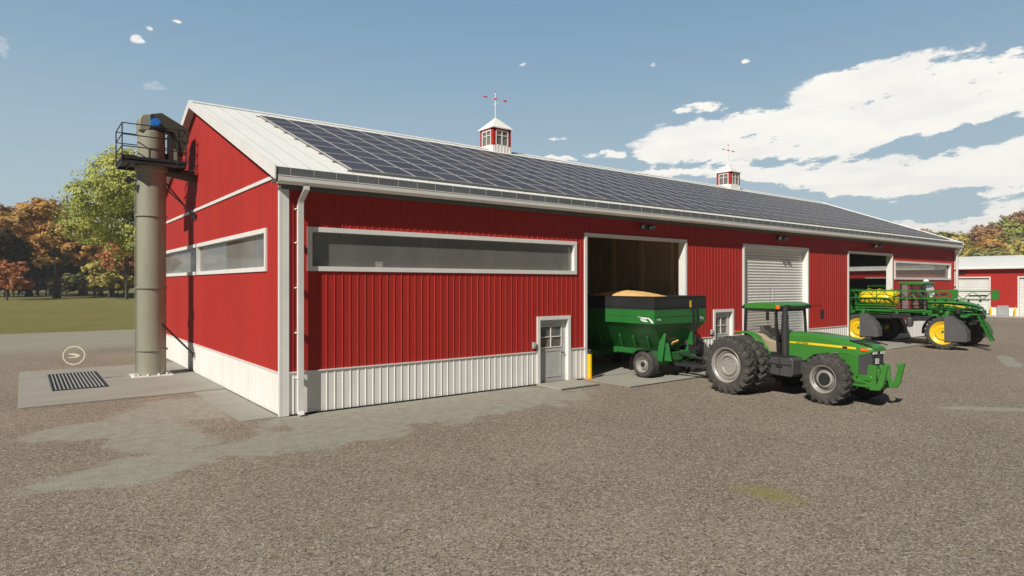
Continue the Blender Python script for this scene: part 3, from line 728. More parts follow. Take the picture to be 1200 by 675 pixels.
mb = MB(); mb.prism([(.30,2.70),(.34,2.76),(.30,2.86),(-.2,2.92),(-.85,2.91),(-1.02,2.85),(-1.04,2.76),(-.98,2.70)],'x',-.84,.84); cr = mb.build('cab_roof', M['green'], tr, bevel=.03)
for q in ((-.845,.845,-1.06,-1.03,2.72,2.80),(-.88,-.84,.24,.34,2.70,2.80),(.5,.8,-1.08,-1.061,2.73,2.84),(-.6,-.3,-1.08,-1.061,2.73,2.84)): mb = MB(); mb.box(*q); mb.build('roof_lamp', M['black'], cr)
mb = MB(); mb.cyl((.3,.1,2.9),(.3,.1,3.4),.006,n=6); mb.build('antenna', M['black'], cr)
mb = MB(); mb.box(-.86,-.80,-1.07,-.95,2.72,2.84); mb.build('indicator', M['orange'], cr, bevel=.01)
mb = MB()
mb.quad((-.815,.20,1.88),(-.79,.18,2.64),(-.765,-.84,2.64),(-.80,-.34,1.82)); mb.quad((-.80,-.34,1.82),(-.765,-.84,2.64),(-.752,-.90,1.36),(-.79,-.64,1.37))
mb.quad((.815,.20,1.88),(.79,.18,2.64),(.73,-.85,2.64),(.72,-.92,1.5)); mb.quad((-.73,-.93,1.9),(-.75,-.885,2.64),(.73,-.885,2.64),(.71,-.93,1.9)); mb.quad((-.78,.255,1.9),(-.76,.22,2.64),(.76,.22,2.64),(.78,.255,1.9))
mb.build('cab_glass', M['cabglass'], tr, fix=False)
mb = MB(); mb.prism([(.18,1.30),(.18,1.93),(-.30,1.88),(-.52,1.74),(-.86,1.66),(-.88,1.32)],'x',-.70,-.50); mb.prism([(.20,1.30),(.20,1.84),(-.25,1.80),(-.50,1.60),(-.62,1.32)],'x',.50,.72); mb.box(-.16,.16,-.9,-.75,1.35,1.95); mb.box(-.5,.5,.0,.18,1.3,1.8); mb.build('interior_trim', M['beige'], tr, bevel=.04)
mb = MB(); mb.box(-.72,.72,-.95,.2,1.22,1.30); mb.build('cab_floor', M['interior'], tr)
mb = MB(); mb.box(-.25,.25,-.42,.08,1.62,1.76); mb.prism([(.02,1.74),(.13,2.08),(.08,2.12),(-.0,2.10),(-.10,1.76)],'x',-.24,.24); mb.box(-.34,-.26,-.4,.05,1.88,1.94); mb.box(.26,.34,-.4,.05,1.88,1.94); mb.box(-.15,.15,-.3,.0,1.3,1.62); mb.build('driver_seat', M['seat'], tr, bevel=.05)
mb = MB(); mb.cyl((0,-.8,1.5),(0,-.60,1.98),.03); mb.M = Matrix.Translation((0,-.58,2.0)) @ Matrix.Rotation(R(60),4,'X') @ Matrix.Translation((0,0,0)); mb.lathe([(.19,0),(.205,.015),(.22,0),(.205,-.015)],n=24,closed=True); mb.box(-.2,.2,-.015,.015,-.01,.01); mb.build('steering_wheel', M['black'], tr)
# exhaust / intake stack at near front corner
mb = MB(); mb.cyl((-.60,-1.10,1.2),(-.60,-1.10,2.55),.105,n=18); mb.cyl((-.60,-1.10,2.55),(-.60,-1.10,2.82),.085,n=18); mb.cyl((-.60,-1.10,1.75),(-.60,-1.10,2.2),.115,n=18); mb.build('exhaust_stack', M['stack'], tr)
# fenders
def arc(r, a0, a1, n=12, c=(0.,.92)): return [(c[0]+r*math.cos(R(a0+(a1-a0)*i/n)), c[1]+r*math.sin(R(a0+(a1-a0)*i/n))) for i in range(n+1)]
for s in (-1,1):
    mb = MB(); o_ = [(.42,1.86),(.40,1.94)]+[(-y if False else y,z) for y,z in [(.1,1.965),(-.10,1.95),(-.28,1.87),(-.45,1.72),(-.60,1.52),(-.72,1.33),(-.74,1.24)]]
    i_ = [(-.69,1.24),(-.66,1.32),(-.55,1.50),(-.40,1.68),(-.25,1.81),(-.09,1.89),(.1,1.90)]
    mb.prism(o_+i_,'x',s*.80,s*1.14); fd = mb.build('fender', M['green'], tr, bevel=.015)
    mb = MB(); mb.box(s*.84,s*1.10,.40,.46,1.90,1.98); mb.build('tail_lamp', M['redlens'], fd, bevel=.01)
    mb = MB(); mb.prism([(-.69,1.22),(-.64,1.30),(-.54,1.47),(-.39,1.65),(-.24,1.78),(-.08,1.86),(.1,1.87),(.3,1.85),(.3,1.3),(-.3,1.22)],'x',s*.76,s*.79); mb.build('fender_lining', M['interior'], fd)
# steps / fuel tank
mb = MB(); mb.prism([(-.60,.66),(-.56,.70),(-.56,1.24),(-1.60,1.24),(-1.66,1.15),(-1.66,.72),(-1.58,.64)],'x',-1.02,-.46); ft = mb.build('fuel_tank', M['dgrey'], tr, bevel=.03)
mb = MB(); mb.box(-1.035,-1.02,-1.22,-1.20,.7,1.2); mb.box(-1.04,-1.02,-.6,-1.62,1.0,1.02); mb.box(-1.06,-1.0,-1.30,-1.10,.93,.99); mb.box(-1.03,-.6,-1.5,-.7,1.241,1.27); mb.build('tank_trim', M['black'], ft)
mb = MB(); mb.prism([(-.60,.66),(-.56,.70),(-.56,1.24),(-1.60,1.24),(-1.66,1.15),(-1.66,.72),(-1.58,.64)],'x',.46,1.02); mb.build('battery_box', M['dgrey'], tr, bevel=.03)
mb = MB(); mb.box(-.62,-.36,-1.95,-1.66,.72,1.10); mb.build('filter_box', M['dgrey'], tr, bevel=.02)
# mirrors
mb = MB(); mb.beam((-.80,-.85,2.74),(-.95,-.72,2.70),.02,.02); mb.box(-1.02,-.90,-.74,-.70,2.36,2.66); mb.build('mirror', M['black'], tr, bevel=.015)
mb = MB(); mb.beam((.78,-1.0,2.80),(1.35,-1.10,2.80),.02,.025); mb.box(1.28,1.42,-1.14,-1.10,2.35,2.66); mb.cyl((1.35,-1.1,2.8),(1.35,-1.1,2.6),.01,n=6); mb.build('mirror', M['black'], tr, bevel=.015)
# front hitch
mb = MB(); mb.box(-.42,.42,-3.75,-3.55,.52,.70); mb.box(-.45,-.38,-3.75,-3.0,.56,.70); mb.box(.38,.45,-3.75,-3.0,.56,.70)
for s in (-1,1): mb.prism([(-3.60,.52),(-3.60,1.18),(-3.70,1.22),(-3.84,1.18),(-3.84,.62),(-3.78,.50)],'x',s*.34,s*.40); mb.prism([(-3.74,1.1),(-3.84,1.1),(-4.00,.56),(-3.9,.52)],'x',s*.2,s*.26)
mb.box(-.34,.34,-3.72,-3.66,1.0,1.16)
hf = mb.build('front_hitch', M['green'], tr, bevel=.01)
for s in (-1,1):
    mb = MB(); x0 = s*.44
    mb.prism([(-3.72,.50),(-3.66,.62),(-3.92,.70),(-4.02,1.08),(-3.98,1.24),(-4.03,1.26),(-4.08,1.18),(-4.16,1.28),(-4.21,1.26),(-4.17,1.08),(-4.08,.66),(-3.98,.52)],'x',x0-.045,x0+.045)
    mb.build('lift_arm', M['green'], hf, bevel=.012)
mb = MB(); mb.cyl((-.25,-3.62,.9),(-.30,-3.90,.62),.04); mb.cyl((.25,-3.62,.9),(.30,-3.90,.62),.04); mb.tube([(-.3,-3.5,.85),(-.42,-3.4,.6),(-.5,-3.25,.42),(-.48,-3.1,.5)],.015,6); mb.build('hydraulic_cylinder', M['black'], hf)
# ---------------------------------------------------------------- GRAIN CART
ct = empty('grain_cart', (14.45,-1.0,.02), label='green grain cart with black upper sides and a heap of grain, half inside the barn', cat='grain cart')
hw, y0, y1 = 1.55, -.80, 4.7
def ring(w, a, b, z): return [(-w,a,z),(w,a,z),(w,b,z),(-w,b,z)]
mb = MB(); t = .04
mb.loft([ring(hw,y0,y1,2.53),ring(hw,y0,y1,3.02),ring(hw-t,y0+t,y1-t,3.02),ring(hw-t,y0+t,y1-t,2.53)],caps=False)
mb.box(-hw-.02,hw+.02,y0-.02,y0+.02,3.0,3.04); mb.box(-hw-.02,-hw+.02,y0+.02,y1-.02,3.0,3.04); mb.box(hw-.02,hw+.02,y0+.02,y1-.02,3.0,3.04)
mb.box(-hw-.015,hw+.015,y0-.015,y0,2.62,2.65); mb.box(-hw-.015,-hw,y0,y1,2.62,2.65)
mb.build('extension_panel', M['blacksteel'], ct)
mb = MB()
mb.loft([ring(hw,y0,y1,2.53),ring(hw,y0,y1,2.03),ring(.95,y0+.30,y1-.3,1.42),ring(.42,y0+.75,y1-.9,.88),ring(.38,y0+.8,y1-1.,.70)],caps=False)
mb.box(-hw-.012,hw+.012,y0-.012,y0,2.28,2.31); mb.box(-hw-.012,-hw,y0,y1,2.28,2.31); mb.box(-hw-.02,hw+.02,y0-.02,y0,2.02,2.06); mb.box(-hw-.02,-hw,y0,y1,2.02,2.06); mb.box(-.4,.4,y0+.8,y1-1.,.68,.72)
mb.build('hopper', M['green2'], ct, angle=20)
# grain heap
n, m_ = 28, 20; mb = MB(); vs = []
for j in range(m_+1):
    for i in range(n+1):
        u = -1+2*i/n; v = -1+2*j/m_
        h = max(0, 1-max(abs(u),abs(v))**1.6*.55-(u*u+v*v)*.28)
        vs.append((v*(hw-t), (y0+y1)/2+u*((y1-y0)/2-t), 2.58+.66*h+.008*random.random()))
mb.add(vs, [(j*(n+1)+i, j*(n+1)+i+1, (j+1)*(n+1)+i+1, (j+1)*(n+1)+i) for j in range(m_) for i in range(n)])
mb.build('grain_heap', M['grain'], ct, angle=60)
# frame
mb = MB()
for s in (-1,1):
    mb.box(s*.55,s*.68,y0+.1,y1-.3,.72,.92); mb.box(s*.85,s*.98,.15,1.75,.80,1.0)
    for y in (.05,.75,1.45,2.6,3.6): mb.beam((s*.60,y+.1,.9),(s*1.02,y-.05,1.50),.07,.10)
    mb.beam((s*.95,-.55,.60),(s*.80,-.60,1.65),.26,.05); mb.prism([(-.95*1,.62),(-.42,.62),(-.35,.78),(-.62,1.28),(-.80,1.28)],'x',s*.72,s*.78)
for y in (-.2,3.6): mb.box(-.95,.95,y-.08,y+.08,.40,.56); mb.box(-.6,.6,y-.2,y+.2,.56,.74)
mb.box(-.55,.55,y0+.1,y0+.22,.72,.92)
for s in (-1,1): mb.prism([(-.48,.45),(.05,.45),(-.1,.62),(-.42,.98),(-.52,.98)],'x',s*.82,s*.90)
mb.build('frame', M['green2'], ct, bevel=.01)
wc = wheel(ct, (-1.33,-.2,.49), .49, .42, .285, -1, M['rim'], lugh=.012, dish=.45, hubr=.16, hubmat=M['black'], outer_hub=.06)
cycopy(wc, ct, (1.33,-.2,.49), True); cycopy(wc, ct, (-1.33,3.6,.49)); cycopy(wc, ct, (1.33,3.6,.49), True)
for s in (-1,1):
    for yc in (-.2,3.6):
        mb = MB(); o_ = [(yc+.57*math.cos(R(a)),.49+.57*math.sin(R(a))) for a in range(-10,115,12)]; i_ = [(yc+.55*math.cos(R(a)),.49+.55*math.sin(R(a))) for a in range(110,-15,-12)]
        mb.prism([(yc+.60,.22)]+o_+i_+[(yc+.57,.22)],'x',s*1.10,s*1.56); mb.build('mudguard', M['black'], ct)
mb = MB(); mb.beam((-.35,-.5,.48),(0,-2.4,.46),.09,.12); mb.beam((.35,-.5,.48),(0,-2.4,.46),.09,.12); mb.beam((0,-2.3,.46),(0,-3.0,.46),.12,.10); mb.box(-.09,.09,-3.1,-2.95,.40,.52)
mb.tube([(.0,-.7,.85),(.05,-1.6,.75),(.0,-2.6,.66),(0,-3.2,.72)],.05,10); mb.beam((-.5,-.75,.46),(.9,-.8,.46),.08,.06)
mb.build('drawbar', M['blacksteel'], ct)
mb = MB()
for x in (.62,.92): mb.beam((x,y0-.10,1.15),(x,y0-.06,2.62),.03,.03)
for k in range(6): mb.beam((.62,y0-.09,1.25+k*.25),(.92,y0-.09,1.25+k*.25),.02,.03)
mb.beam((.62,y0-.06,2.5),(.62,y0,2.5),.03,.03); mb.beam((.92,y0-.06,2.5),(.92,y0,2.5),.03,.03)
mb.build('ladder', M['black'], ct)
mb = MB(); mb.box(.50,.60,y0-.03,y0-.02,2.60,2.86); mb.build('warning_plate', M['yellow'], ct)
mb = MB(); mb.box(.7,1.0,y0-.15,y0+.2,.80,1.15); mb.cyl((.85,y0-.2,1.0),(.85,y0+.3,1.0),.12); mb.cyl((.75,y0-.1,1.2),(.75,y0-.1,1.55),.05); mb.box(1.0,1.3,y0-.1,y0+.1,.7,1.2); mb.cyl((1.1,y0-.15,1.3),(1.1,y0+.1,1.3),.09); mb.build('gearbox', M['black'], ct, bevel=.01)
mb = MB(); mb.M = Matrix.Translation((.05,-.46,1.27)) @ Matrix.Rotation(R(33),4,'X') @ Matrix.Rotation(R(-18),4,'Y'); mb.box(-.16,.16,-.05,0.,-.05,.06); mb.build('sight_plate', M['grain'], ct)
# decals: winged logo on the side and on the front
def wings(M4, sc, par):
    mb = MB(M4)
    mb.prism([(-1.,.42),(-.35,.22),(-.25,.05),(-.1,.16),(.35,.16),(.45,.02),(.72,-.38),(1.0,-.42),(.75,-.02),(.45,.28),(-.2,.34),(-.45,.36)],'y',-.004,0)
    mb.prism([(-.62,.12),(-.48,-.1),(-.15,-.25),(.3,-.25),(.2,-.1),(-.2,-.05)],'y',-.004,0)
    mb.build('emblem', M['wlogo'], par)
wings(Matrix.Translation((-hw-.012,y0+.42,2.165)) @ Matrix.Rotation(R(-90),4,'Z') @ Matrix.Diagonal((.42,.42,.28,1.)), 1, ct)
wings(Matrix.Translation((1.25,y0-.014,2.17)) @ Matrix.Scale(.16,4), 1, ct)
text_obj('lettering','brent',.13,M['wlogo'],ct,(-hw-.014,y0+.50,2.14),(R(90),0,R(-90)),.002,'CENTER',.2)
text_obj('lettering','1196',.12,M['wlogo'],ct,(-1.45,y0-.014,2.14),(R(90),0,0),.002,'LEFT',.2)

# ---------------------------------------------------------------- SPRAYER  (front towards -y, origin below the front axle)
sp = empty('sprayer', (35.7,-4.1,0), 0, label='tall green self-propelled sprayer with yellow wheels and tank and folded boom', cat='sprayer')
ws = wheel(sp, (-1.76,0,.89), .885, .40, .60, -1, M['yrim'], lugs=22, lugh=.05, dish=.35, hubr=.34, hubmat=M['yrim'], outer_hub=.02)
cycopy(ws, sp, (1.76,0,.89), True); cycopy(ws, sp, (-1.76,4.35,.89)); cycopy(ws, sp, (1.76,4.35,.89), True)
for s in (-1,1):
    for yc in (0,4.35):
        mb = MB()
        o_ = [(yc-.12,.48),(yc-.12,1.74),(yc-.2,1.83),(yc-.40,1.80),(yc-.75,1.56),(yc-1.02,1.26),(yc-1.15,.95),(yc-1.17,.52),(yc-1.06,.48)]
        mb.prism(o_,'x',s*2.02,s*1.99)
        o2 = o_[2:8]
        for a,b in zip(o2[:-1],o2[1:]): mb.quad((s*2.02,a[0],a[1]),(s*2.02,b[0],b[1]),(s*1.52,b[0],b[1]),(s*1.52,a[0],a[1])); 
        mb.build('wheel_shield', M['flap'], sp, angle=50)
        mb = MB(); o_ = [(yc+1.0*math.cos(R(a)),.89+1.0*math.sin(R(a))) for a in range(-5,66,10)]; i_ = [(yc+.97*math.cos(R(a)),.89+.97*math.sin(R(a))) for a in range(65,-6,-10)]
        mb.prism(o_+i_,'x',s*1.56,s*1.96); mb.build('mudguard', M['black'], sp)
        mb = MB(); mb.cyl((s*1.2,yc,.89),(s*1.6,yc,.89),.12); mb.beam((s*1.28,yc,.85),(s*1.28,yc,2.0),.16,.22); mb.beam((s*1.28,yc,1.95),(s*.8,yc,1.90),.2,.2); mb.cyl((s*2.0,yc-.02,1.0),(s*1.9,yc-.02,.95),.05); mb.build('wheel_leg', M['sgreen'], sp, bevel=.02)
        mb = MB(); mb.cyl((s*1.28,yc-.25,1.0),(s*1.28,yc-.25,1.9),.09); mb.box(s*1.1,s*1.4,yc-.3,yc+.3,1.1,1.5); mb.build('suspension', M['black'], sp)
mb = MB()
for s in (-1,1): mb.box(s*.45,s*.60,-1.0,5.1,1.70,1.95); mb.box(s*.95,s*1.05,.8,4.9,1.92,2.06); 
for y in (-.9,0,1.2,2.6,4.35,5.0): mb.box(-1.05,1.05,y-.07,y+.07,1.80,1.94)
mb.box(-1.1,-1.0,1.1,2.9,2.0,2.08)
mb.build('chassis', M['sgreen'], sp, bevel=.01)
mb = MB(); mb.box(-.95,-.5,.9,1.8,1.45,1.72); mb.box(-1.05,-.55,1.9,2.9,1.55,1.85); mb.box(-.4,.4,-.9,1.0,1.3,1.7); mb.box(-.9,.9,3.,5.,1.5,1.7); mb.cyl((-.9,-.4,1.9),(-.9,-.4,2.2),.14); mb.build('underbody', M['black'], sp, bevel=.03)
mb = MB(); mb.lathe([(0,-1.05),(.35,-1.02),(.52,-.92),(.60,-.7),(.62,-.35),(.62,.35),(.60,.7),(.52,.92),(.35,1.02),(0,1.05)],(-.0,3.93,2.68),axis='y',n=28); 
mb.v = [(x*1.45,y,2.66+(z-2.68)*.86) for x,y,z in mb.v]
for y in (3.35,3.93,4.51): mb.lathe([(.63,y-.05-3.93),(.645,y-3.93),(.63,y+.05-3.93)],(-.0,3.93,2.62),axis='y',n=28)
mb.build('tank', M['tank'], sp, angle=60)
mb = MB()
for y in (2.75,3.7,4.7): mb.beam((-1.02,y,2.0),(-1.02,y,3.12),.035,.035)
for z in (2.42,3.12): mb.beam((-1.02,2.7,z),(-1.02,4.75,z),.03,.03)
for y in (2.75,3.4,4.05,4.7): mb.beam((-1.02,y,3.12),(1.02,y,3.14),.035,.035)
for z in (2.15,2.3): mb.beam((-1.1,2.6,z),(-1.1,4.9,z),.06,.07)
mb.beam((-.5,3.4,3.12),(-.5,3.4,3.45),.03,.03); mb.beam((-.5,4.4,3.12),(-.5,4.4,3.45),.03,.03); mb.beam((-.5,3.4,3.42),(-.5,4.4,3.42),.03,.03)
mb.build('tank_rack', M['sgreen'], sp)
# cab
mb = MB(); cx = .78
mb.prism([(2.55,3.50),(2.60,3.56),(2.55,3.64),(1.5,3.66),(1.28,3.60),(1.26,3.52),(1.35,3.48)],'x',-.88,.88); rf = mb.build('cab_roof', M['sgreen'], sp, bevel=.03)
mb = MB(); mb.lathe([(0,0),(.14,0),(.15,.05),(.11,.12),(0,.15)],(-.1,1.42,3.66),n=16); mb.build('receiver_dome', M['wlogo'], rf)
mb = MB()
for s in (-1,1): mb.beam((s*.80,2.45,1.95),(s*.80,2.48,3.50),.07,.09); mb.beam((s*.82,1.38,1.8),(s*.80,1.42,3.50),.14,.16); mb.beam((s*.55,1.18,1.95),(s*.60,1.30,3.50),.05,.07); mb.box(s*.84,s*.78,1.4,2.5,1.9,2.0)
mb.box(-.8,.8,1.2,2.5,1.88,1.96)
mb.build('cab_frame', M['black'], sp)
mb = MB()
for s in (-1,1): mb.quad((s*.80,2.43,1.98),(s*.80,2.45,3.49),(s*.80,1.45,3.49),(s*.81,1.4,1.98)); mb.quad((s*.80,1.36,1.98),(s*.80,1.40,3.49),(s*.60,1.28,3.49),(s*.56,1.16,1.98))
mb.quad((-.55,1.15,2.3),(-.59,1.28,3.49),(.59,1.28,3.49),(.55,1.15,2.3)); mb.quad((-.8,2.47,1.98),(-.8,2.49,3.49),(.8,2.49,3.49),(.8,2.47,1.98))
mb.build('cab_glass', M['tintglass'], sp, fix=False)
mb = MB(); mb.box(-.26,.26,1.6,2.05,2.3,2.45); mb.prism([(1.95,2.4),(2.15,3.05),(2.05,3.1),(1.85,2.45)],'x',-.24,.24); mb.box(-.2,.2,1.5,2.0,1.96,2.3); mb.box(-.5,.5,1.3,1.4,1.96,2.5); mb.build('driver_seat', M['beige'], sp, bevel=.04)
mb = MB()
mb.loft([sec(1.15,.60,2.62,1.98,.22),sec(.2,.62,2.64,1.98,.25),sec(-.5,.60,2.56,2.0,.26),sec(-.95,.54,2.42,2.0,.24),sec(-1.18,.44,2.28,2.02,.15),sec(-1.26,.36,2.18,2.05,.08)])
hd = mb.build('hood', M['sgreen'], sp, angle=45)
mb = MB()
for s in (-1,1): mb.loft([[(s*.609,1.0,2.37),(s*.609,1.0,2.43),(s*.615,1.0,2.43),(s*.615,1.0,2.37)],[(s*.632,.2,2.36),(s*.632,.2,2.42),(s*.638,.2,2.42),(s*.638,.2,2.36)],[(s*.612,-.5,2.26),(s*.612,-.5,2.32),(s*.618,-.5,2.32),(s*.618,-.5,2.26)],[(s*.565,-.9,2.16),(s*.565,-.9,2.20),(s*.571,-.9,2.20),(s*.571,-.9,2.16)]])
mb.build('stripe', M['stripe'], hd)
mb = MB(); mb.box(-.50,.50,-1.22,-.2,1.60,2.03); mb.box(-.46,.46,-1.30,-1.22,1.65,2.10)
for k in range(6): mb.box(-.44,.44,-1.32,-1.30,1.68+k*.07,1.70+k*.07)
mb.build('grille', M['black'], sp, bevel=.02)
mb = MB(); mb.box(-.42,-.2,-1.30,-1.27,2.10,2.18); mb.box(.2,.42,-1.30,-1.27,2.10,2.18); mb.build('headlight', M['lens'], sp)
# engine-side pipes in green
mb = MB()
for k,z in enumerate((2.08,2.16,1.98)): mb.tube([(-.70,.9,z),(-.72,.2,z+.02),(-.66,-.6,z-.03),(-.55,-1.0,z-.05)],.03,6)
mb.cyl((-.75,.45,1.95),(-.75,.45,2.35),.11,n=14); mb.cyl((-.75,.45,2.35),(-.75,.45,2.4),.14,n=14)
mb.build('side_pipes', M['sgreen'], sp)
# booms
def truss(mb, x, ya, yb, z0, z1, w=.20):
    for dx in (-w/2,w/2): mb.beam((x+dx,ya,z0),(x+dx,yb,z0),.05,.05)
    mb.beam((x,ya,z1),(x,yb,z1),.07,.07); n = max(2,int(abs(yb-ya)/.42))
    for k in range(n):
        y = ya+(yb-ya)*k/n; y2 = ya+(yb-ya)*(k+1)/n
        a,b = ((z0,z1) if k%2 == 0 else (z1,z0))
        for dx in (-w/2,w/2): mb.beam((x+(dx if a == z0 else 0),y,a),(x+(dx if b == z0 else 0),y2,b),.02,.02)
for s in (-1,1):
    ye = -2.1 if s < 0 else .6
    mb = MB(); truss(mb, s*1.42, 5.4, ye, 2.72, 3.14)
    mb.prism([(ye+.03,2.70),(ye+.03,3.20),(ye-.22,3.22),(ye-.28,3.0),(ye-.22,2.70)],'x',s*1.34,s*1.50)
    bm = mb.build('boom', M['sgreen'], sp)
    mb = MB(); 
    for k in range(14 if s < 0 else 9): y = 5.2-k*.52; mb.cyl((s*1.42,y,2.70),(s*1.42,y,2.58),.035,n=8); mb.box(s*1.39,s*1.45,y-.05,y+.05,2.60,2.66)
    mb.cyl((s*1.48,5.3,2.66),(s*1.48,ye+.15,2.66),.014,n=6); mb.cyl((s*1.42,ye+1.05,2.9),(s*1.42,ye+.25,2.92),.045)
    mb.build('nozzle_line', M['black'], bm)
mb = MB(); 
for s in (-1,1):
    mb.beam((s*1.0,5.1,1.4),(s*1.0,5.25,3.2),.09,.09); mb.beam((s*.3,5.1,1.3),(s*.3,5.25,3.2),.09,.09); mb.beam((s*1.0,5.2,3.1),(s*1.45,5.4,2.9),.08,.08); mb.beam((s*1.0,5.2,2.6),(s*1.4,5.4,2.8),.06,.06); mb.beam((s*1.5,5.5,1.1),(s*1.35,5.45,3.1),.06,.06)
for z in (1.4,2.0,2.6,3.2): mb.beam((-1.0,5.2,z),(1.0,5.2,z),.08,.08)
mb.build('boom_mast', M['sgreen'], sp)
mb = MB(); mb.beam((-.75,-1.25,1.85),(-1.15,-1.95,.55),.05,.10); mb.beam((-.25,-1.25,1.85),(-.65,-1.95,.55),.05,.10)
for k in range(6): f = k/6+.08; mb.beam((-.75-.4*f,-1.25-.7*f,1.85-1.3*f),(-.25-.4*f,-1.25-.7*f,1.85-1.3*f),.10,.025)
mb.tube([(-.85,-1.2,1.95),(-.9,-1.3,2.5),(-1.1,-1.7,1.9),(-1.25,-2.0,1.1)],.014,6)
mb.box(-.85,.6,-1.35,-.95,1.86,1.92)
mb.build('access_ladder', M['sgreen'], sp)
mb = MB(); mb.beam((-.8,1.4,3.4),(-1.15,1.2,3.35),.025,.025); mb.box(-1.22,-1.06,1.16,1.20,2.95,3.30); mb.build('mirror', M['black'], sp)
mb = MB(); mb.lathe([(0,-.28),(.14,-.26),(.18,-.1),(.18,.2),(.12,.28),(0,.3)],(-.95,1.95,1.35),n=16); mb.build('rinse_tank', M['dgrey'], sp)
# ---------------------------------------------------------------- SHED ON THE RIGHT
SX = 79.3
sh = empty('machine_shed', (SX,5,0), label='low red shed with white roof and white roller doors beyond the barn', cat='shed')
def lx(mb): mb.M = Matrix.Translation((-SX,-5,0)); return mb
SY0, SY1, SZ = -24., 27., 5.3
doors = [(y0,y0+5.1,0.,4.25) for y0 in (-23.,-13.6,-4.2+2.87-0.0,6.4,14.2)]
doors[2] = (-1.4,3.75,0.,4.25)
mb = lx(MB()); corrugated(mb, SY0, SY1, 1.02, SZ, doors, lambda u,o,z: (SX-o,u,z), pitch=.46)
mb.box(SX,SX+16,SY0,SY0+.1,0.02,SZ); mb.box(SX,SX+16,SY1-.1,SY1,0.02,SZ); mb.box(SX+15.9,SX+16,SY0+.1,SY1-.1,0.02,SZ); mb.build('wall', M['red'], sh, fix=False, angle=20)
mb = lx(MB()); corrugated(mb, SY0, SY1, .04, 1.0, doors, lambda u,o,z: (SX-o-.01,u,z), pitch=.46); mb.build('wainscot', M['white'], sh, fix=False, angle=20)
mb = lx(MB()); mb.prism([(SX-.5,5.42),(SX+8,6.95),(SX+16.5,5.42),(SX+16.5,5.30),(SX+8,6.8),(SX-.5,5.2)],'y',SY0-.4,SY1+.4); mb.build('roof', M['roofw'], sh)
mb = lx(MB()); mb.box(SX-.6,SX-.5,SY0-.4,SY1+.4,5.22,5.38); mb.build('gutter', M['trim'], sh)
for (a,b,c,d) in doors:
    mb = lx(MB()); mb.box(SX-.05,SX+.12,a-.12,a,.02,d+.12); mb.box(SX-.05,SX+.12,b,b+.12,.02,d+.12); mb.box(SX-.05,SX+.12,a,b,d,d+.12); fr = mb.build('door_frame', M['trim'], sh)
    mb = lx(MB()); z = .04
    while z < d-.01: mb.prism([(SX+.22,z),(SX+.17,z+.04),(SX+.17,z+.20),(SX+.22,z+.235),(SX+.25,z+.235),(SX+.25,z)],'y',a,b); z += .24
    mb.build('roller_door', M['roll'], sh)
    mb = lx(MB()); m_ = (a+b)/2; mb.box(SX-.25,SX-.02,m_-.30,m_-.05,4.80,5.0); mb.box(SX-.25,SX-.02,m_+.05,m_+.3,4.80,5.0); mb.cyl((SX-.02,m_,4.9),(SX-.15,m_,4.9),.05); mb.build('floodlight', M['black'], sh)
bx_ = empty('cabinet', (79.05,5.1,0), label='grey metal cabinet between the two roller doors of the low red shed', cat='cabinet')
mb = MB(); mb.box(-.12,.2,-.5,.5,.12,1.18); mb.box(-.14,.22,-.52,.52,1.18,1.22); mb.box(-.1,.18,-.45,.45,.0,.12); mb.build('body', M['glassgrey'], bx_, bevel=.02)
mb = MB(); mb.box(-.135,-.12,-.47,-.01,.16,1.14); mb.box(-.135,-.12,.01,.47,.16,1.14); mb.build('door', M['glassgrey'], bx_, bevel=.006)
for (y,lab) in ((6.15,'yellow post at the right edge of the nearest shed roller door, beside the cabinet'),(3.98,'yellow post at the left edge of the rightmost shed roller door')):
    o = empty('bollard', (78.85,y,.0), label=lab, cat='bollard', group='yellow posts by the shed doors')
    mb = MB(); mb.lathe([(.09,0),(.09,1.0),(.06,1.06),(0,1.08)],n=16); mb.build('post', M['yellow'], o)

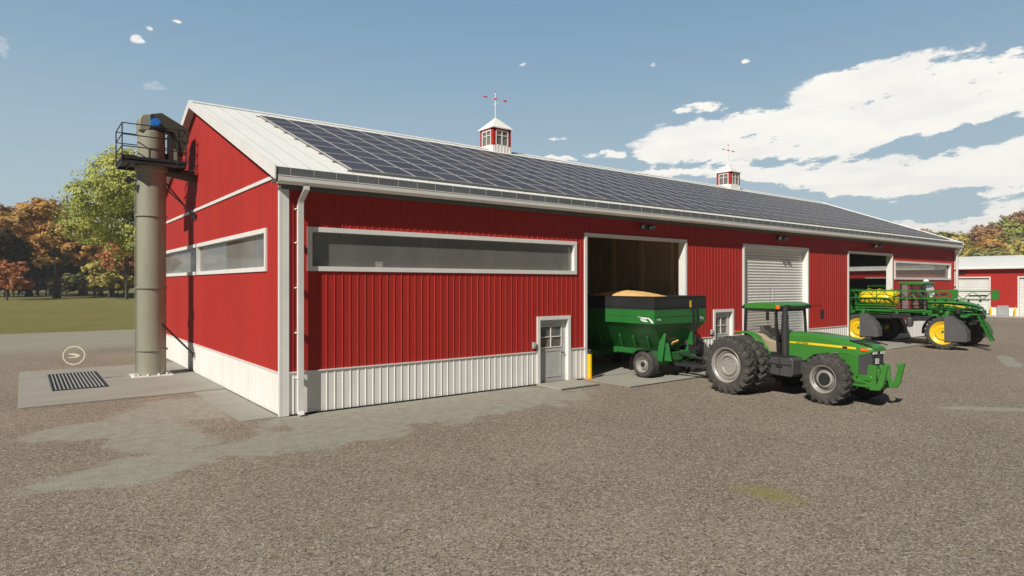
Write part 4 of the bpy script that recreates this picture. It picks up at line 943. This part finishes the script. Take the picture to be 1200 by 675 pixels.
# ---------------------------------------------------------------- GROUND
def ellipse_mask(nt, x, y, cx, cy, rx, ry, rot):
    c, s = math.cos(R(rot)), math.sin(R(rot))
    dx = nt.m('SUBTRACT', x, cx); dy = nt.m('SUBTRACT', y, cy)
    a = nt.m('ADD', nt.m('MULTIPLY', dx, c/rx), nt.m('MULTIPLY', dy, s/rx)); b = nt.m('ADD', nt.m('MULTIPLY', dx, -s/ry), nt.m('MULTIPLY', dy, c/ry))
    return nt.m('SUBTRACT', 1., nt.m('SQRT', nt.m('ADD', nt.m('MULTIPLY', a, a), nt.m('MULTIPLY', b, b))))
def gravel_mat():
    mt, nt, out = newmat('gravel_yard')
    b = nt.new('ShaderNodeBsdfPrincipled'); nt.l.new(b.outputs[0], out.inputs[0]); b.inputs['Roughness'].default_value = .92; b.inputs['Specular IOR Level'].default_value = .25
    pos = nt.new('ShaderNodeNewGeometry').outputs['Position']; x,y,_ = nt.sep(pos)
    vor = nt.new('ShaderNodeTexVoronoi'); vor.inputs['Scale'].default_value = 34; nt.l.new(pos, vor.inputs['Vector'])
    vor2 = nt.new('ShaderNodeTexVoronoi'); vor2.inputs['Scale'].default_value = 85; nt.l.new(pos, vor2.inputs['Vector'])
    vc = nt.sep(vor.outputs['Color'])[0]; vc2 = nt.sep(vor2.outputs['Color'])[1]
    base = nt.mix(nt.ss(nt.noise(pos, .35, 5, .6), .35, .65), GR1, GR2)
    base = nt.mix(nt.ss(nt.noise(nt.vm('ADD', pos, (40,7,0)), .12, 4, .6), .42, .62, 0, .55), base, GR3)
    st = nt.mix(nt.ss(vc, .66, .95, 0, 1.), base, (.46,.41,.345))
    st = nt.mix(nt.ss(vc, .30, .05, 0, .85), st, (.075,.065,.055))
    st = nt.mix(nt.ss(vc2, .6, .95, 0, .5), st, (.36,.32,.27)); st = nt.mix(nt.ss(vc2, .35, .05, 0, .55), st, (.07,.06,.052))
    # worn grey surface round the barn corner
    wn = nt.m('ADD', nt.m('MULTIPLY', nt.m('SUBTRACT', nt.noise(pos, .7, 6, .62), .5), 1.7), nt.m('MULTIPLY', nt.m('SUBTRACT', nt.noise(pos, 4, 4, .65), .5), .45))
    msk = None
    for e in PATCHES:
        k = ellipse_mask(nt, x, y, *e); msk = k if msk is None else nt.m('MAXIMUM', msk, k)
    f = nt.ss(nt.m('ADD', msk, wn), -.05, .22, 0, .9)
    grey = nt.mix(nt.ss(nt.noise(pos, 3.5, 6, .7), .3, .7), (.275,.265,.215), (.37,.355,.295))
    grey = nt.mix(nt.m('MULTIPLY', nt.ss(vc, .8, .97), .35), grey, (.42,.40,.35))
    st = nt.mix(f, st, grey)
    # greyer road surface towards the field
    f2 = nt.m('MULTIPLY', nt.ss(nt.m('ADD', y, nt.m('MULTIPLY', nt.noise(pos, .25, 4), 6)), 25, 30), nt.lin(nt.noise(nt.vm('MULTIPLY', pos, (1,3,1)), .3, 5), .3, .7, .55, 1.))
    st = nt.mix(f2, st, (.35,.325,.255))
    # moss stain
    mo = nt.m('ADD', ellipse_mask(nt, x, y, 4.5, -11.25, .42, .70, 8), nt.m('MULTIPLY', nt.m('SUBTRACT', nt.noise(pos, 7, 6, .7), .5), 1.9))
    st = nt.mix(nt.ss(mo, -.2, .75, 0, .62), st, (.26,.235,.06))
    nt.put(b.inputs['Base Color'], st)
    h = nt.m('ADD', vor.outputs['Distance'], nt.m('MULTIPLY', vor2.outputs['Distance'], .5))
    nt.put(b.inputs['Normal'], nt.bump(h, .55, .02))
    return mt
GR1, GR2, GR3 = (.262,.207,.146), (.310,.250,.180), (.204,.161,.114)
PATCHES = [(4.3,-1.3,5.4,2.1,-4),(.2,-2.6,2.4,1.4,10),(-3.5,-3.0,1.9,1.1,15),(-3.9,1.2,1.7,1.1,0),(-2.9,-.8,1.2,1.9,0),(-1.6,2.9,1.8,1.9,0),(16,-10.9,1.3,.28,-45),(30,-8,3,.4,20)]
def sheet(name, x0,x1,y0,y1,z,mat,nx=1,ny=1):
    mb = MB(); mb.quad((x0,y0,z),(x1,y0,z),(x1,y1,z),(x0,y1,z)); o = mb.build(name, mat, fix=False); o['kind'] = 'structure'; return o
M['gravel'] = gravel_mat()
def grass_mat():
    mt, nt, out = newmat('field_grass')
    b = nt.new('ShaderNodeBsdfPrincipled'); nt.l.new(b.outputs[0], out.inputs[0]); b.inputs['Roughness'].default_value = .95; b.inputs['Specular IOR Level'].default_value = .1
    pos = nt.new('ShaderNodeNewGeometry').outputs['Position']
    c = nt.mix(nt.ss(nt.noise(pos, .08, 6, .65), .35, .65), (.25,.215,.075), (.20,.195,.065))
    c = nt.mix(nt.ss(nt.noise(pos, 3., 5, .7), .4, .7, 0, .5), c, (.29,.25,.09))
    c = nt.mix(nt.ss(nt.noise(pos, .6, 5, .7), .5, .75, 0, .4), c, (.13,.135,.04))
    nt.put(b.inputs['Base Color'], c); nt.put(b.inputs['Normal'], nt.bump(nt.noise(pos, 6, 4, .7), 1., .15)); return mt
M['grass'] = grass_mat()
M['concrete'] = pmat('concrete_pad', (.31,.30,.255), .9, var=.07, vscale=.8, fine=.03, fscale=20, dirt=.25, dirtcol=(.22,.205,.17), stretch=(.4,1.5,1), bump=.1)
M['apron'] = pmat('concrete_apron', (.34,.32,.27), .9, var=.08, vscale=.7, fine=.03, fscale=20, dirt=.3, dirtcol=(.24,.215,.18), bump=.1)
sheet('ground', -1500,1500,-1500,1500,-.012,M['grass'])
sheet('gravel_yard', -70,130,-70,40.3,-.004,M['gravel'])
mb = MB(); mb.box(.1,BL-.1,.1,BW-.1,0,.008); o = mb.build('barn_floor', M['apron']); o['kind'] = 'structure'
mb = MB(); mb.box(-5.5,-.06,5.55,14.7,-.003,.05); o = mb.build('concrete_pad', M['concrete'], bevel=.01); o['kind'] = 'structure'
mb = MB(); mb.box(-1.0,-.06,.0,5.5,-.003,.02); o = mb.build('pavement', M['concrete']); o['kind'] = 'structure'
for i,(a,b,yy,z) in enumerate(((11.0,17.3,-2.35,.018),(21.3,27.5,-2.35,.018),(31.8,37.9,-2.35,.018),(8.75,10.5,-1.35,.05),(19.,20.7,-1.35,.05))):
    mb = MB(); mb.box(a,b,yy,-.052,0,z); o = mb.build('apron' if i < 3 else 'door_step', M['apron']); o['kind'] = 'structure'
    mb = MB(); mb.box(a-.02,b+.02,yy-.045,yy-.002,-.002,.0195); o = mb.build('kerb_gap', M['foot']); o['kind'] = 'structure'
mb = MB(); mb.box(78.0,79.25,-24,27,-.003,.10); o = mb.build('kerb', M['kerb']); o['kind'] = 'structure'

# ---------------------------------------------------------------- TREES
def leafmat(name, c1, c2, c3, trans=.3):
    mt, nt, out = newmat(name)
    geo = nt.new('ShaderNodeTexCoord').outputs['Object']
    oi = nt.new('ShaderNodeObjectInfo').outputs['Random']
    off = nt.comb(nt.m('MULTIPLY', oi, 50), 0, 0)
    p = nt.vm('ADD', geo, off)
    c = nt.mix(nt.ss(nt.noise(p, .22, 3), .38, .62), c1, c2)
    c = nt.mix(nt.ss(nt.noise(p, 1.3, 3, .6), .45, .70, 0, .8), c, c3)
    ri = nt.new('ShaderNodeNewGeometry').outputs['Random Per Island']
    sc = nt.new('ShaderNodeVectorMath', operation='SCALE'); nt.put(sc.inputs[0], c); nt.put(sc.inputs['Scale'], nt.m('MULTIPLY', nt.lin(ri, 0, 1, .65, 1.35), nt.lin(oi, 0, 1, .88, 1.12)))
    d = nt.new('ShaderNodeBsdfDiffuse'); t = nt.new('ShaderNodeBsdfTranslucent'); nt.put(d.inputs[0], sc.outputs[0]); nt.put(t.inputs[0], sc.outputs[0])
    m = nt.new('ShaderNodeMixShader'); m.inputs[0].default_value = trans; nt.l.new(d.outputs[0], m.inputs[1]); nt.l.new(t.outputs[0], m.inputs[2]); nt.l.new(m.outputs[0], out.inputs[0])
    return mt
LM = {
 'green': leafmat('leaves_green', (.48,.50,.14), (.36,.41,.12), (.58,.55,.19)),
 'orange': leafmat('leaves_orange', (.66,.36,.12), (.54,.36,.12), (.70,.46,.15)),
 'rust': leafmat('leaves_rust', (.52,.28,.15), (.44,.28,.14), (.58,.36,.17)),
 'red': leafmat('leaves_red', (.60,.26,.13), (.52,.24,.12), (.64,.36,.16)),
 'yellow': leafmat('leaves_yellow', (.62,.52,.17), (.50,.46,.15), (.68,.54,.17)),
 'olive': leafmat('leaves_olive', (.32,.35,.14), (.38,.38,.14), (.46,.40,.15)),
 'dark': leafmat('leaves_shade_dark', (.07,.065,.035), (.09,.07,.04), (.12,.08,.045), .15),  # leaf colour darkened to stand in for shade among the left trees
}
M['bark'] = pmat('bark', (.075,.06,.045), .9, var=.2, vscale=3, bump=.5, bscale=8)
def tree_mesh(seed, H, W, base, nc, nl, ls, squash=1., lean=0.):
    """crown of leaf clumps spread over an uneven volume; returns (crown coords, trunk MB)"""
    rs = np.random.RandomState(seed)
    cz = (base+1)/2*H; rz = (1-base)/2*H
    C_ = []
    # main limbs give the outline its lobes
    nlobe = 9+rs.randint(4)
    lobes = []
    for k in range(nlobe):
        th = 2*PI*k/nlobe+rs.uniform(-.4,.4); el = rs.uniform(-.55,1.1)
        rr = rs.uniform(.50,.72)
        lobes.append((np.array([math.cos(th)*math.cos(el)*W/2*rr, math.sin(th)*math.cos(el)*W/2*rr, cz+math.sin(el)*rz*rr]), rs.uniform(.30,.46)*W/2))
    lobes.append((np.array([0,0,cz+rz*.45]), W*.26)); lobes.append((np.array([0,0,cz-.1*rz]), W*.28))
    P = []; O_ = []
    for c, r in lobes:
        n = int(nc/len(lobes)); d = rs.normal(size=(n,3)); d /= np.linalg.norm(d,axis=1)[:,None]
        rad = r*rs.uniform(.55,1.08,size=(n,1)); q = c+d*rad*np.array([1,1,.85]); P.append(q); O_.append(d)
    P = np.concatenate(P); OUT = np.concatenate(O_); kp = P[:,2] > base*H*.6; P = P[kp]; OUT = OUT[kp]
    n = len(P)
    cr = rs.uniform(.5,1.,size=n)*W*.055
    ctr = np.repeat(P, nl, axis=0); d = rs.normal(size=(len(ctr),3)); d /= np.linalg.norm(d,axis=1)[:,None]
    ctr = ctr+d*np.repeat(cr,nl)[:,None]*rs.uniform(.3,1,size=(len(ctr),1))*np.array([1.2,1.2,.8])
    # leaf quads: random orientation biased outwards/up
    nrm = np.repeat(OUT,nl,axis=0)*1.2+d*.35+rs.normal(size=d.shape)*.45+np.array([0,0,.25]); nrm /= np.linalg.norm(nrm,axis=1)[:,None]
    a = np.cross(nrm, rs.normal(size=d.shape)); a /= np.linalg.norm(a,axis=1)[:,None]; b = np.cross(nrm,a)
    s = ls*rs.uniform(.6,1.4,size=(len(ctr),1))
    V = np.stack([ctr-a*s*.5-b*s*.15, ctr-b*s*.45+a*s*.1, ctr+a*s*.55+b*s*.1, ctr+b*s*.5-a*s*.05],axis=1).reshape(-1,3)
    me = bpy.data.meshes.new('crown'); nf = len(ctr)
    me.vertices.add(nf*4); me.vertices.foreach_set('co', V.astype(np.float32).ravel())
    me.loops.add(nf*4); me.loops.foreach_set('vertex_index', np.arange(nf*4,dtype=np.int32))
    me.polygons.add(nf); me.polygons.foreach_set('loop_start', np.arange(0,nf*4,4,dtype=np.int32)); me.polygons.foreach_set('loop_total', np.full(nf,4,dtype=np.int32))
    me.update(); me.validate()
    tb = MB(); r0 = H*.022
    tb.tube([(0,0,-.3),(0,0,H*.08),(.01*H,0,H*.25),(0,.01*H,H*.5),(0,0,H*.8)],[r0*1.5,r0,r0*.8,r0*.5,r0*.12],8)
    for c, r in lobes[:nlobe]:
        z0 = H*rs.uniform(.16,.4); m_ = Vector((c[0]*.4,c[1]*.4,z0+(c[2]-z0)*.6))
        tb.tube([(0,0,z0),m_,Vector(c)],[r0*.5,r0*.3,r0*.08],6)
    return me, tb.mesh('trunk', M['bark'])
VAR = {}
VAR['big'] = tree_mesh(3, 25., 24., .06, 1700, 40, .30)
VAR['a'] = tree_mesh(11, 20., 16., .10, 700, 26, .42)
VAR['b'] = tree_mesh(12, 20., 15., .10, 700, 26, .42)
VAR['c'] = tree_mesh(13, 20., 17., .22, 650, 26, .45)
VAR['s'] = tree_mesh(14, 6., 7., .02, 200, 20, .36)
CROWN = {}
def tree(x, y, kind, lm, h, label, group, name='tree', wide=1.):
    me, tb = VAR[kind]; H0 = {'big':25.,'s':6.}.get(kind,20.)
    if (kind,lm) not in CROWN:
        c = me.copy(); c.materials.clear(); c.materials.append(LM[lm]); CROWN[(kind,lm)] = c
    s = h/H0
    o = empty(name, (x,y,0), random.uniform(0,6.28), label, 'tree' if kind != 's' else 'shrub', group); o.scale = (s*wide,s*wide,s)
    inst('trunk', tb, o); inst('crown', CROWN[(kind,lm)], o)
    return o
A_ = R(52.36); FW = (math.cos(A_), math.sin(A_)); RT = (math.sin(A_), -math.cos(A_)); CAM = (-5.42,-17.03,3.5); F_ = 745.
def at(px, dep): u = (px-600)/F_; return (CAM[0]+dep*(FW[0]+u*RT[0]), CAM[1]+dep*(FW[1]+u*RT[1]))
def hgt(py, dep): return 3.5+(333.4-py)*dep/F_
ORD = 'first second third fourth fifth sixth seventh eighth ninth tenth eleventh twelfth thirteenth fourteenth'.split()
def nth(i, px): return ', %s from the left'%ORD[i] if px >= 0 else ', %s past the left edge'%ORD[i]
# left-hand trees (bearing from the camera position, distance, top height)
L = [ # px, depth, top py, variant, leaves, width, label
 (174,112,166,'big','green',1.06,'large light green tree rising behind the grain elevator tower'),
 (66,165,226,'a','orange',1.35,'orange brown tree with a forked trunk left of the large green tree'),
 (8,185,248,'b','yellow',1.,'yellow brown tree at the far left edge behind the dark one'),
 (-6,150,262,'c','dark',1.05,'dark tree with shade painted into its leaves at the far left edge of the field'),
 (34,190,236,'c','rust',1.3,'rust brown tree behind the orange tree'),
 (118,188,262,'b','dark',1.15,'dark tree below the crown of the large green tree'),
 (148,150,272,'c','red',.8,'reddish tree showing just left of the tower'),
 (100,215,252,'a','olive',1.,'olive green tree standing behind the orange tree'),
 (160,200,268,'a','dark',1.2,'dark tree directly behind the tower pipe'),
 (-60,170,235,'a','rust',1.,'rust coloured tree just past the left edge of the view'),
 (215,170,245,'a','rust',1.,'rust tree hidden behind the barn gable end'),
]
for px,dep,top,k,lm,wd,lab in L:
    x,y = at(px,dep); tree(x,y,k,lm,hgt(top,dep),lab,'autumn trees beyond the field',wide=wd)
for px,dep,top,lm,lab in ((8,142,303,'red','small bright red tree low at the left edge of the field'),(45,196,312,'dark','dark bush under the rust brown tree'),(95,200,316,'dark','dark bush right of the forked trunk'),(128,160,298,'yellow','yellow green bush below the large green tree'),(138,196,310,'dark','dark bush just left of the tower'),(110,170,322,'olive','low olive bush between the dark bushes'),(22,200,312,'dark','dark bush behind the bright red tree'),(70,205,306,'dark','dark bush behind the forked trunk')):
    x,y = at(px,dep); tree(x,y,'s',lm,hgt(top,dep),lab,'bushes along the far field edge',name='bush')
for i in range(13):  # dark ones have the tree-line shade painted into their leaf colour
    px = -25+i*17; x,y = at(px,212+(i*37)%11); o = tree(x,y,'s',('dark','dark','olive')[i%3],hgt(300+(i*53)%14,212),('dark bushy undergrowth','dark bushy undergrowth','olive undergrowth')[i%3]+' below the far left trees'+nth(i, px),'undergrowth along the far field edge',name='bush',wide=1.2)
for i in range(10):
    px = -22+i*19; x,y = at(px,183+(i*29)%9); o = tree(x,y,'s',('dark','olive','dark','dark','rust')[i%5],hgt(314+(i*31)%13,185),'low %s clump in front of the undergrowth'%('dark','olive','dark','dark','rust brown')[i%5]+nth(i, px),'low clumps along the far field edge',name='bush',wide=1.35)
# a wall of wood behind them and behind the barn, seen through gaps and windows
rr = random.Random(5)
kinds = ['a','b','c']
BACK = []
for i in range(26):
    px = -120+i*36; dep = 235+rr.uniform(-12,25)
    if px > 240: break
    BACK.append((px,dep,rr.uniform(268,284) if px < 240 else rr.uniform(215,245),rr.choice(kinds),rr.choice(['rust','olive','orange','dark'] if px < 240 else ['orange','rust','yellow','red'])))
names = {'rust':'rust brown','olive':'olive green','orange':'orange','dark':'shade-darkened','yellow':'yellow','red':'reddish','green':'green'}
for i,(px,dep,top,k,lm) in enumerate(BACK):
    x,y = at(px,dep); tree(x,y,k,lm,hgt(top,dep),'%s tree in the far left row'%names[lm]+nth(i, px),'far row of trees behind the field',wide=1.35)
# right-hand wooded slope, behind the shed
RG = [
 (1086,255,262,'a','rust',.62,'rust red tree top just above the far end of the barn roof'),
 (1066,225,264,'s','olive',.5,'small green tree top poking above the barn roof near its right end'),
 (1108,235,270,'c','yellow',1.1,'yellow brown tree right of the barn roof end'),
 (1124,262,266,'b','olive',1.,'olive green tree top behind the yellow brown one'),
 (1152,250,256,'a','rust',.8,'brown tree with a rounded top above the white shed roof'),
 (1140,222,287,'c','yellow',.8,'low yellow tree above the left end of the shed roof'),
 (1163,225,270,'b','orange',1.,'orange tree in the middle of the wood above the shed'),
 (1160,205,288,'c','olive',1.1,'low dark green tree just above the shed roof'),
 (1178,258,248,'b','green',.9,'green tree with a reddish top in the wood above the shed'),
 (1190,228,268,'a','olive',1.1,'green tree above the shed near the right edge'),
 (1204,215,275,'c','yellow',.9,'yellow tree low at the right edge above the shed'),
 (1203,262,240,'a','rust',.9,'tall rust brown tree at the right edge'),
 (1232,250,240,'b','rust',1.,'rust tree just outside the right edge'),
 (1240,225,262,'c','orange',1.,'orange tree outside the right edge'),
 (1182,206,292,'a','olive',.9,'low olive tree over the shed roof ridge'),
 (1118,208,292,'b','yellow',.8,'low yellow brown tree between barn and shed roof'),
 (1215,206,288,'b','green',.9,'low green tree over the shed at the right edge'),
 (1095,240,275,'c','orange',.8,'orange tree half hidden by the barn roof end'),
]
for px,dep,top,k,lm,wd,lab in RG:
    x,y = at(px,dep); h = hgt(top,dep)
    o = tree(x,y,k,lm,h,lab,'autumn trees on the slope behind the shed',wide=wd if k != 's' else 1.)
for i in range(9):
    px = 1060+i*26; dep = 285+rr.uniform(-8,12); lm = rr.choice(['yellow','olive','yellow','orange'])
    x,y = at(px,dep); tree(x,y,rr.choice(kinds),lm,hgt(rr.uniform(266,274)-(px-1060)*.06,dep),'%s tree in the back row behind the shed'%names[lm]+nth(i, px),'back row of the wood behind the shed',wide=1.2)

# ---------------------------------------------------------------- CAMERA, SUN, SKY
cam = bpy.data.objects.new('camera', bpy.data.cameras.new('camera')); COL.objects.link(cam); scene.camera = cam
cam.location = CAM; cam.data.sensor_width = 36; cam.data.lens = 745/1200*36; cam.data.shift_y = -.0034
cam.data.clip_start = .1; cam.data.clip_end = 5000
cam.rotation_euler = (R(90),0,A_-R(90))
EL = 40.; LD = Vector((.720,.305,-.625)).normalized()
sd = bpy.data.lights.new('sun','SUN'); sd.energy = 5.; sd.angle = R(.5); sd.color = (1.,.955,.865)
so = bpy.data.objects.new('sun', sd); COL.objects.link(so); so.rotation_euler = LD.to_track_quat('-Z','Y').to_euler(); so.location = (-30,-20,40)

w = bpy.data.worlds.new('World'); scene.world = w; w.use_nodes = True
nt = NT(w.node_tree); nt.n.clear()
out = nt.new('ShaderNodeOutputWorld'); bg = nt.new('ShaderNodeBackground'); nt.l.new(bg.outputs[0], out.inputs[0])
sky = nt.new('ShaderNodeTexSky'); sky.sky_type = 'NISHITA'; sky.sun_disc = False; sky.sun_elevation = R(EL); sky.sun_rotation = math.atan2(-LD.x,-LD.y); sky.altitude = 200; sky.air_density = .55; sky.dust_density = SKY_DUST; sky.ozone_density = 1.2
d = nt.new('ShaderNodeTexCoord').outputs['Generated']; dx,dy,dz = nt.sep(d)
lat = nt.m('ADD', nt.m('MULTIPLY', dx, RT[0]), nt.m('MULTIPLY', dy, RT[1])); dep = nt.m('ADD', nt.m('MULTIPLY', dx, FW[0]), nt.m('MULTIPLY', dy, FW[1]))
az = nt.m('ARCTAN2', lat, dep); el = nt.m('ARCSINE', dz)
zz = nt.m('ADD', nt.m('MAXIMUM', dz, .0), .10)
pl = nt.comb(nt.m('DIVIDE', dx, zz), nt.m('DIVIDE', dy, zz), 0)
# cloud noise: high detail, drawn out along the horizon by perspective
n1 = nt.noise(pl, 1.1, 9, .58, .25); n2 = nt.noise(nt.vm('ADD', nt.comb(nt.m('MULTIPLY', az, 1.), nt.m('MULTIPLY', el, 3.2), 0), (3.1,1.7,0)), 5.2, 8, .60, .15)
n4 = nt.noise(nt.vm('ADD', nt.comb(nt.m('MULTIPLY', az, 1.), nt.m('ADD', nt.m('MULTIPLY', el, 2.6), nt.m('MULTIPLY', az, -.35)), 0), (9.1,4.7,0)), 21, 7, .68, .3)
nn = nt.m('ADD', nt.m('ADD', nt.m('MULTIPLY', n1, .25), nt.m('MULTIPLY', n2, .50)), nt.m('MULTIPLY', n4, .25))
def edge(pts):   # piecewise elevation of an outline as a function of azimuth
    cv = nt.new('ShaderNodeFloatCurve'); c = cv.mapping.curves[0]
    P = [((p[0]+.8)/1.8, p[1]) for p in pts]
    c.points[0].location = P[0]; c.points[-1].location = P[-1]
    for q in P[1:-1]: c.points.new(*q)
    cv.mapping.update(); nt.put(cv.inputs['Value'], nt.m('DIVIDE', nt.m('ADD', az, .8), 1.8)); return cv.outputs[0]
def pe(px, py): u = (px-600)/F_; v = (333.4-py)/F_; return (math.atan(u), math.atan(v/math.sqrt(1+u*u)))
up = edge([(-.8,.02),pe(400,190),pe(560,185),pe(640,178),pe(740,178),pe(770,158),pe(860,132),pe(930,112),pe(1000,74),pe(1100,62),pe(1200,44),(1.,.30)])
up.node.mapping.extend = 'EXTRAPOLATED' if hasattr(up.node.mapping,'extend') else 'HORIZONTAL'
g = nt.m('SUBTRACT', up, el)                      # >0 below the upper outline
body = nt.m('MULTIPLY', nt.ss(g, -.03, .045, 0, 1), nt.m('MULTIPLY', nt.ss(az, -.10, .12), nt.ss(az, 1.0, .78)))
# streaks of open sky below the main bank
lo = edge([(-.8,.0),pe(600,192),pe(760,186),pe(860,182),pe(960,182),pe(1060,160),pe(1200,140),(1.,.2)])
gl_ = nt.m('ABSOLUTE', nt.m('SUBTRACT', el, nt.m('SUBTRACT', lo, .012)))
gap = nt.ss(gl_, .0, .024, 1, 0)
lo2 = edge([(-.8,.0),pe(600,215),pe(860,215),pe(960,240),pe(1060,246),pe(1200,236),(1.,.1)])
gap2 = nt.ss(nt.m('ABSOLUTE', nt.m('SUBTRACT', el, lo2)), 0., .028, 1, 0)
ga = nt.m('MULTIPLY', nt.m('MAXIMUM', gap, gap2), .42)
dens = nt.m('SUBTRACT', nt.m('ADD', nt.m('MULTIPLY', body, .42), nt.m('MULTIPLY', nt.m('SUBTRACT', nn, .5), nt.m('ADD', 1.25, nt.m('MULTIPLY', body, 1.9)))), ga)
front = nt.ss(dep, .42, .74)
hz = nt.m('MULTIPLY', front, nt.ss(el, .15, .02, 0, .30)); dens = nt.m('MAXIMUM', dens, nt.m('ADD', hz, nt.m('MULTIPLY', nt.m('SUBTRACT', nn, .55), 1.3)))
cm = nt.ss(dens, .14, .235)
# a few separate puffs
def puff(px,py,wx,wy,amt=1.):
    global cm
    a,e = pe(px,py)
    r = nt.m('ADD', nt.m('POWER', nt.m('DIVIDE', nt.m('SUBTRACT', az, a), wx), 2.), nt.m('POWER', nt.m('DIVIDE', nt.m('SUBTRACT', el, e), wy), 2.))
    n = nt.noise(nt.comb(nt.m('MULTIPLY', az, 1), nt.m('MULTIPLY', el, 2.0), px*.1), 42, 5, .6)
    q = nt.ss(nt.m('ADD', nt.m('SUBTRACT', .62, r), nt.m('MULTIPLY', nt.m('SUBTRACT', n, .5), 2.2)), .25, .6, 0, amt); cm = nt.m('MAXIMUM', cm, q)
for p in ((160,45,.016,.010),(176,33,.014,.005),(207,25,.012,.004),(611,75,.015,.006),(652,163,.030,.0055),(820,126,.070,.012),(764,76,.010,.005),(875,72,.013,.005),(183,104,.022,.012,.25),(650,187,.055,.011),(715,181,.060,.012),(-2,53,.02,.02,.25)): puff(*p)
n3 = nt.noise(pl, 2.5, 6, .6)
ccol = nt.mix(nt.ss(n3, .35, .7), (.90,.875,.82), (.80,.79,.77))
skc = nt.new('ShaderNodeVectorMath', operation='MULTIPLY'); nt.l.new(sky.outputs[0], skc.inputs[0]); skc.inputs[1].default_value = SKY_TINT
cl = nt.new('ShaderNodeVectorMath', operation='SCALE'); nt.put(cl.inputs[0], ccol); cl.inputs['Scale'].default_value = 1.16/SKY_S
veil = nt.m('MULTIPLY', front, .93)  # brightens the sky ahead only; sky behind stays dim to cut ambient light
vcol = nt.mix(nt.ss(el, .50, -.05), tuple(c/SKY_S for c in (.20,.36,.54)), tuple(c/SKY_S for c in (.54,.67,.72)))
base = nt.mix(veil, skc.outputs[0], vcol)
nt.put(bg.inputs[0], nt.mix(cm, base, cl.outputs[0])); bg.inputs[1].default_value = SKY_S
hz_ = MB(); hz_.box(-1600,1600,-1600,1600,-1.2,62); mt, n2, o2 = newmat('haze')
pv = n2.new('ShaderNodeVolumePrincipled'); pv.inputs['Color'].default_value = (.86,.90,.93,1); pv.inputs['Density'].default_value = .0004; pv.inputs['Anisotropy'].default_value = .2
n2.l.new(pv.outputs[0], o2.inputs['Volume']); o = hz_.build('haze', mt); o['kind'] = 'stuff'
scene.view_settings.view_transform = 'Standard'; scene.view_settings.look = 'None'; scene.view_settings.exposure = 0; scene.view_settings.gamma = 1
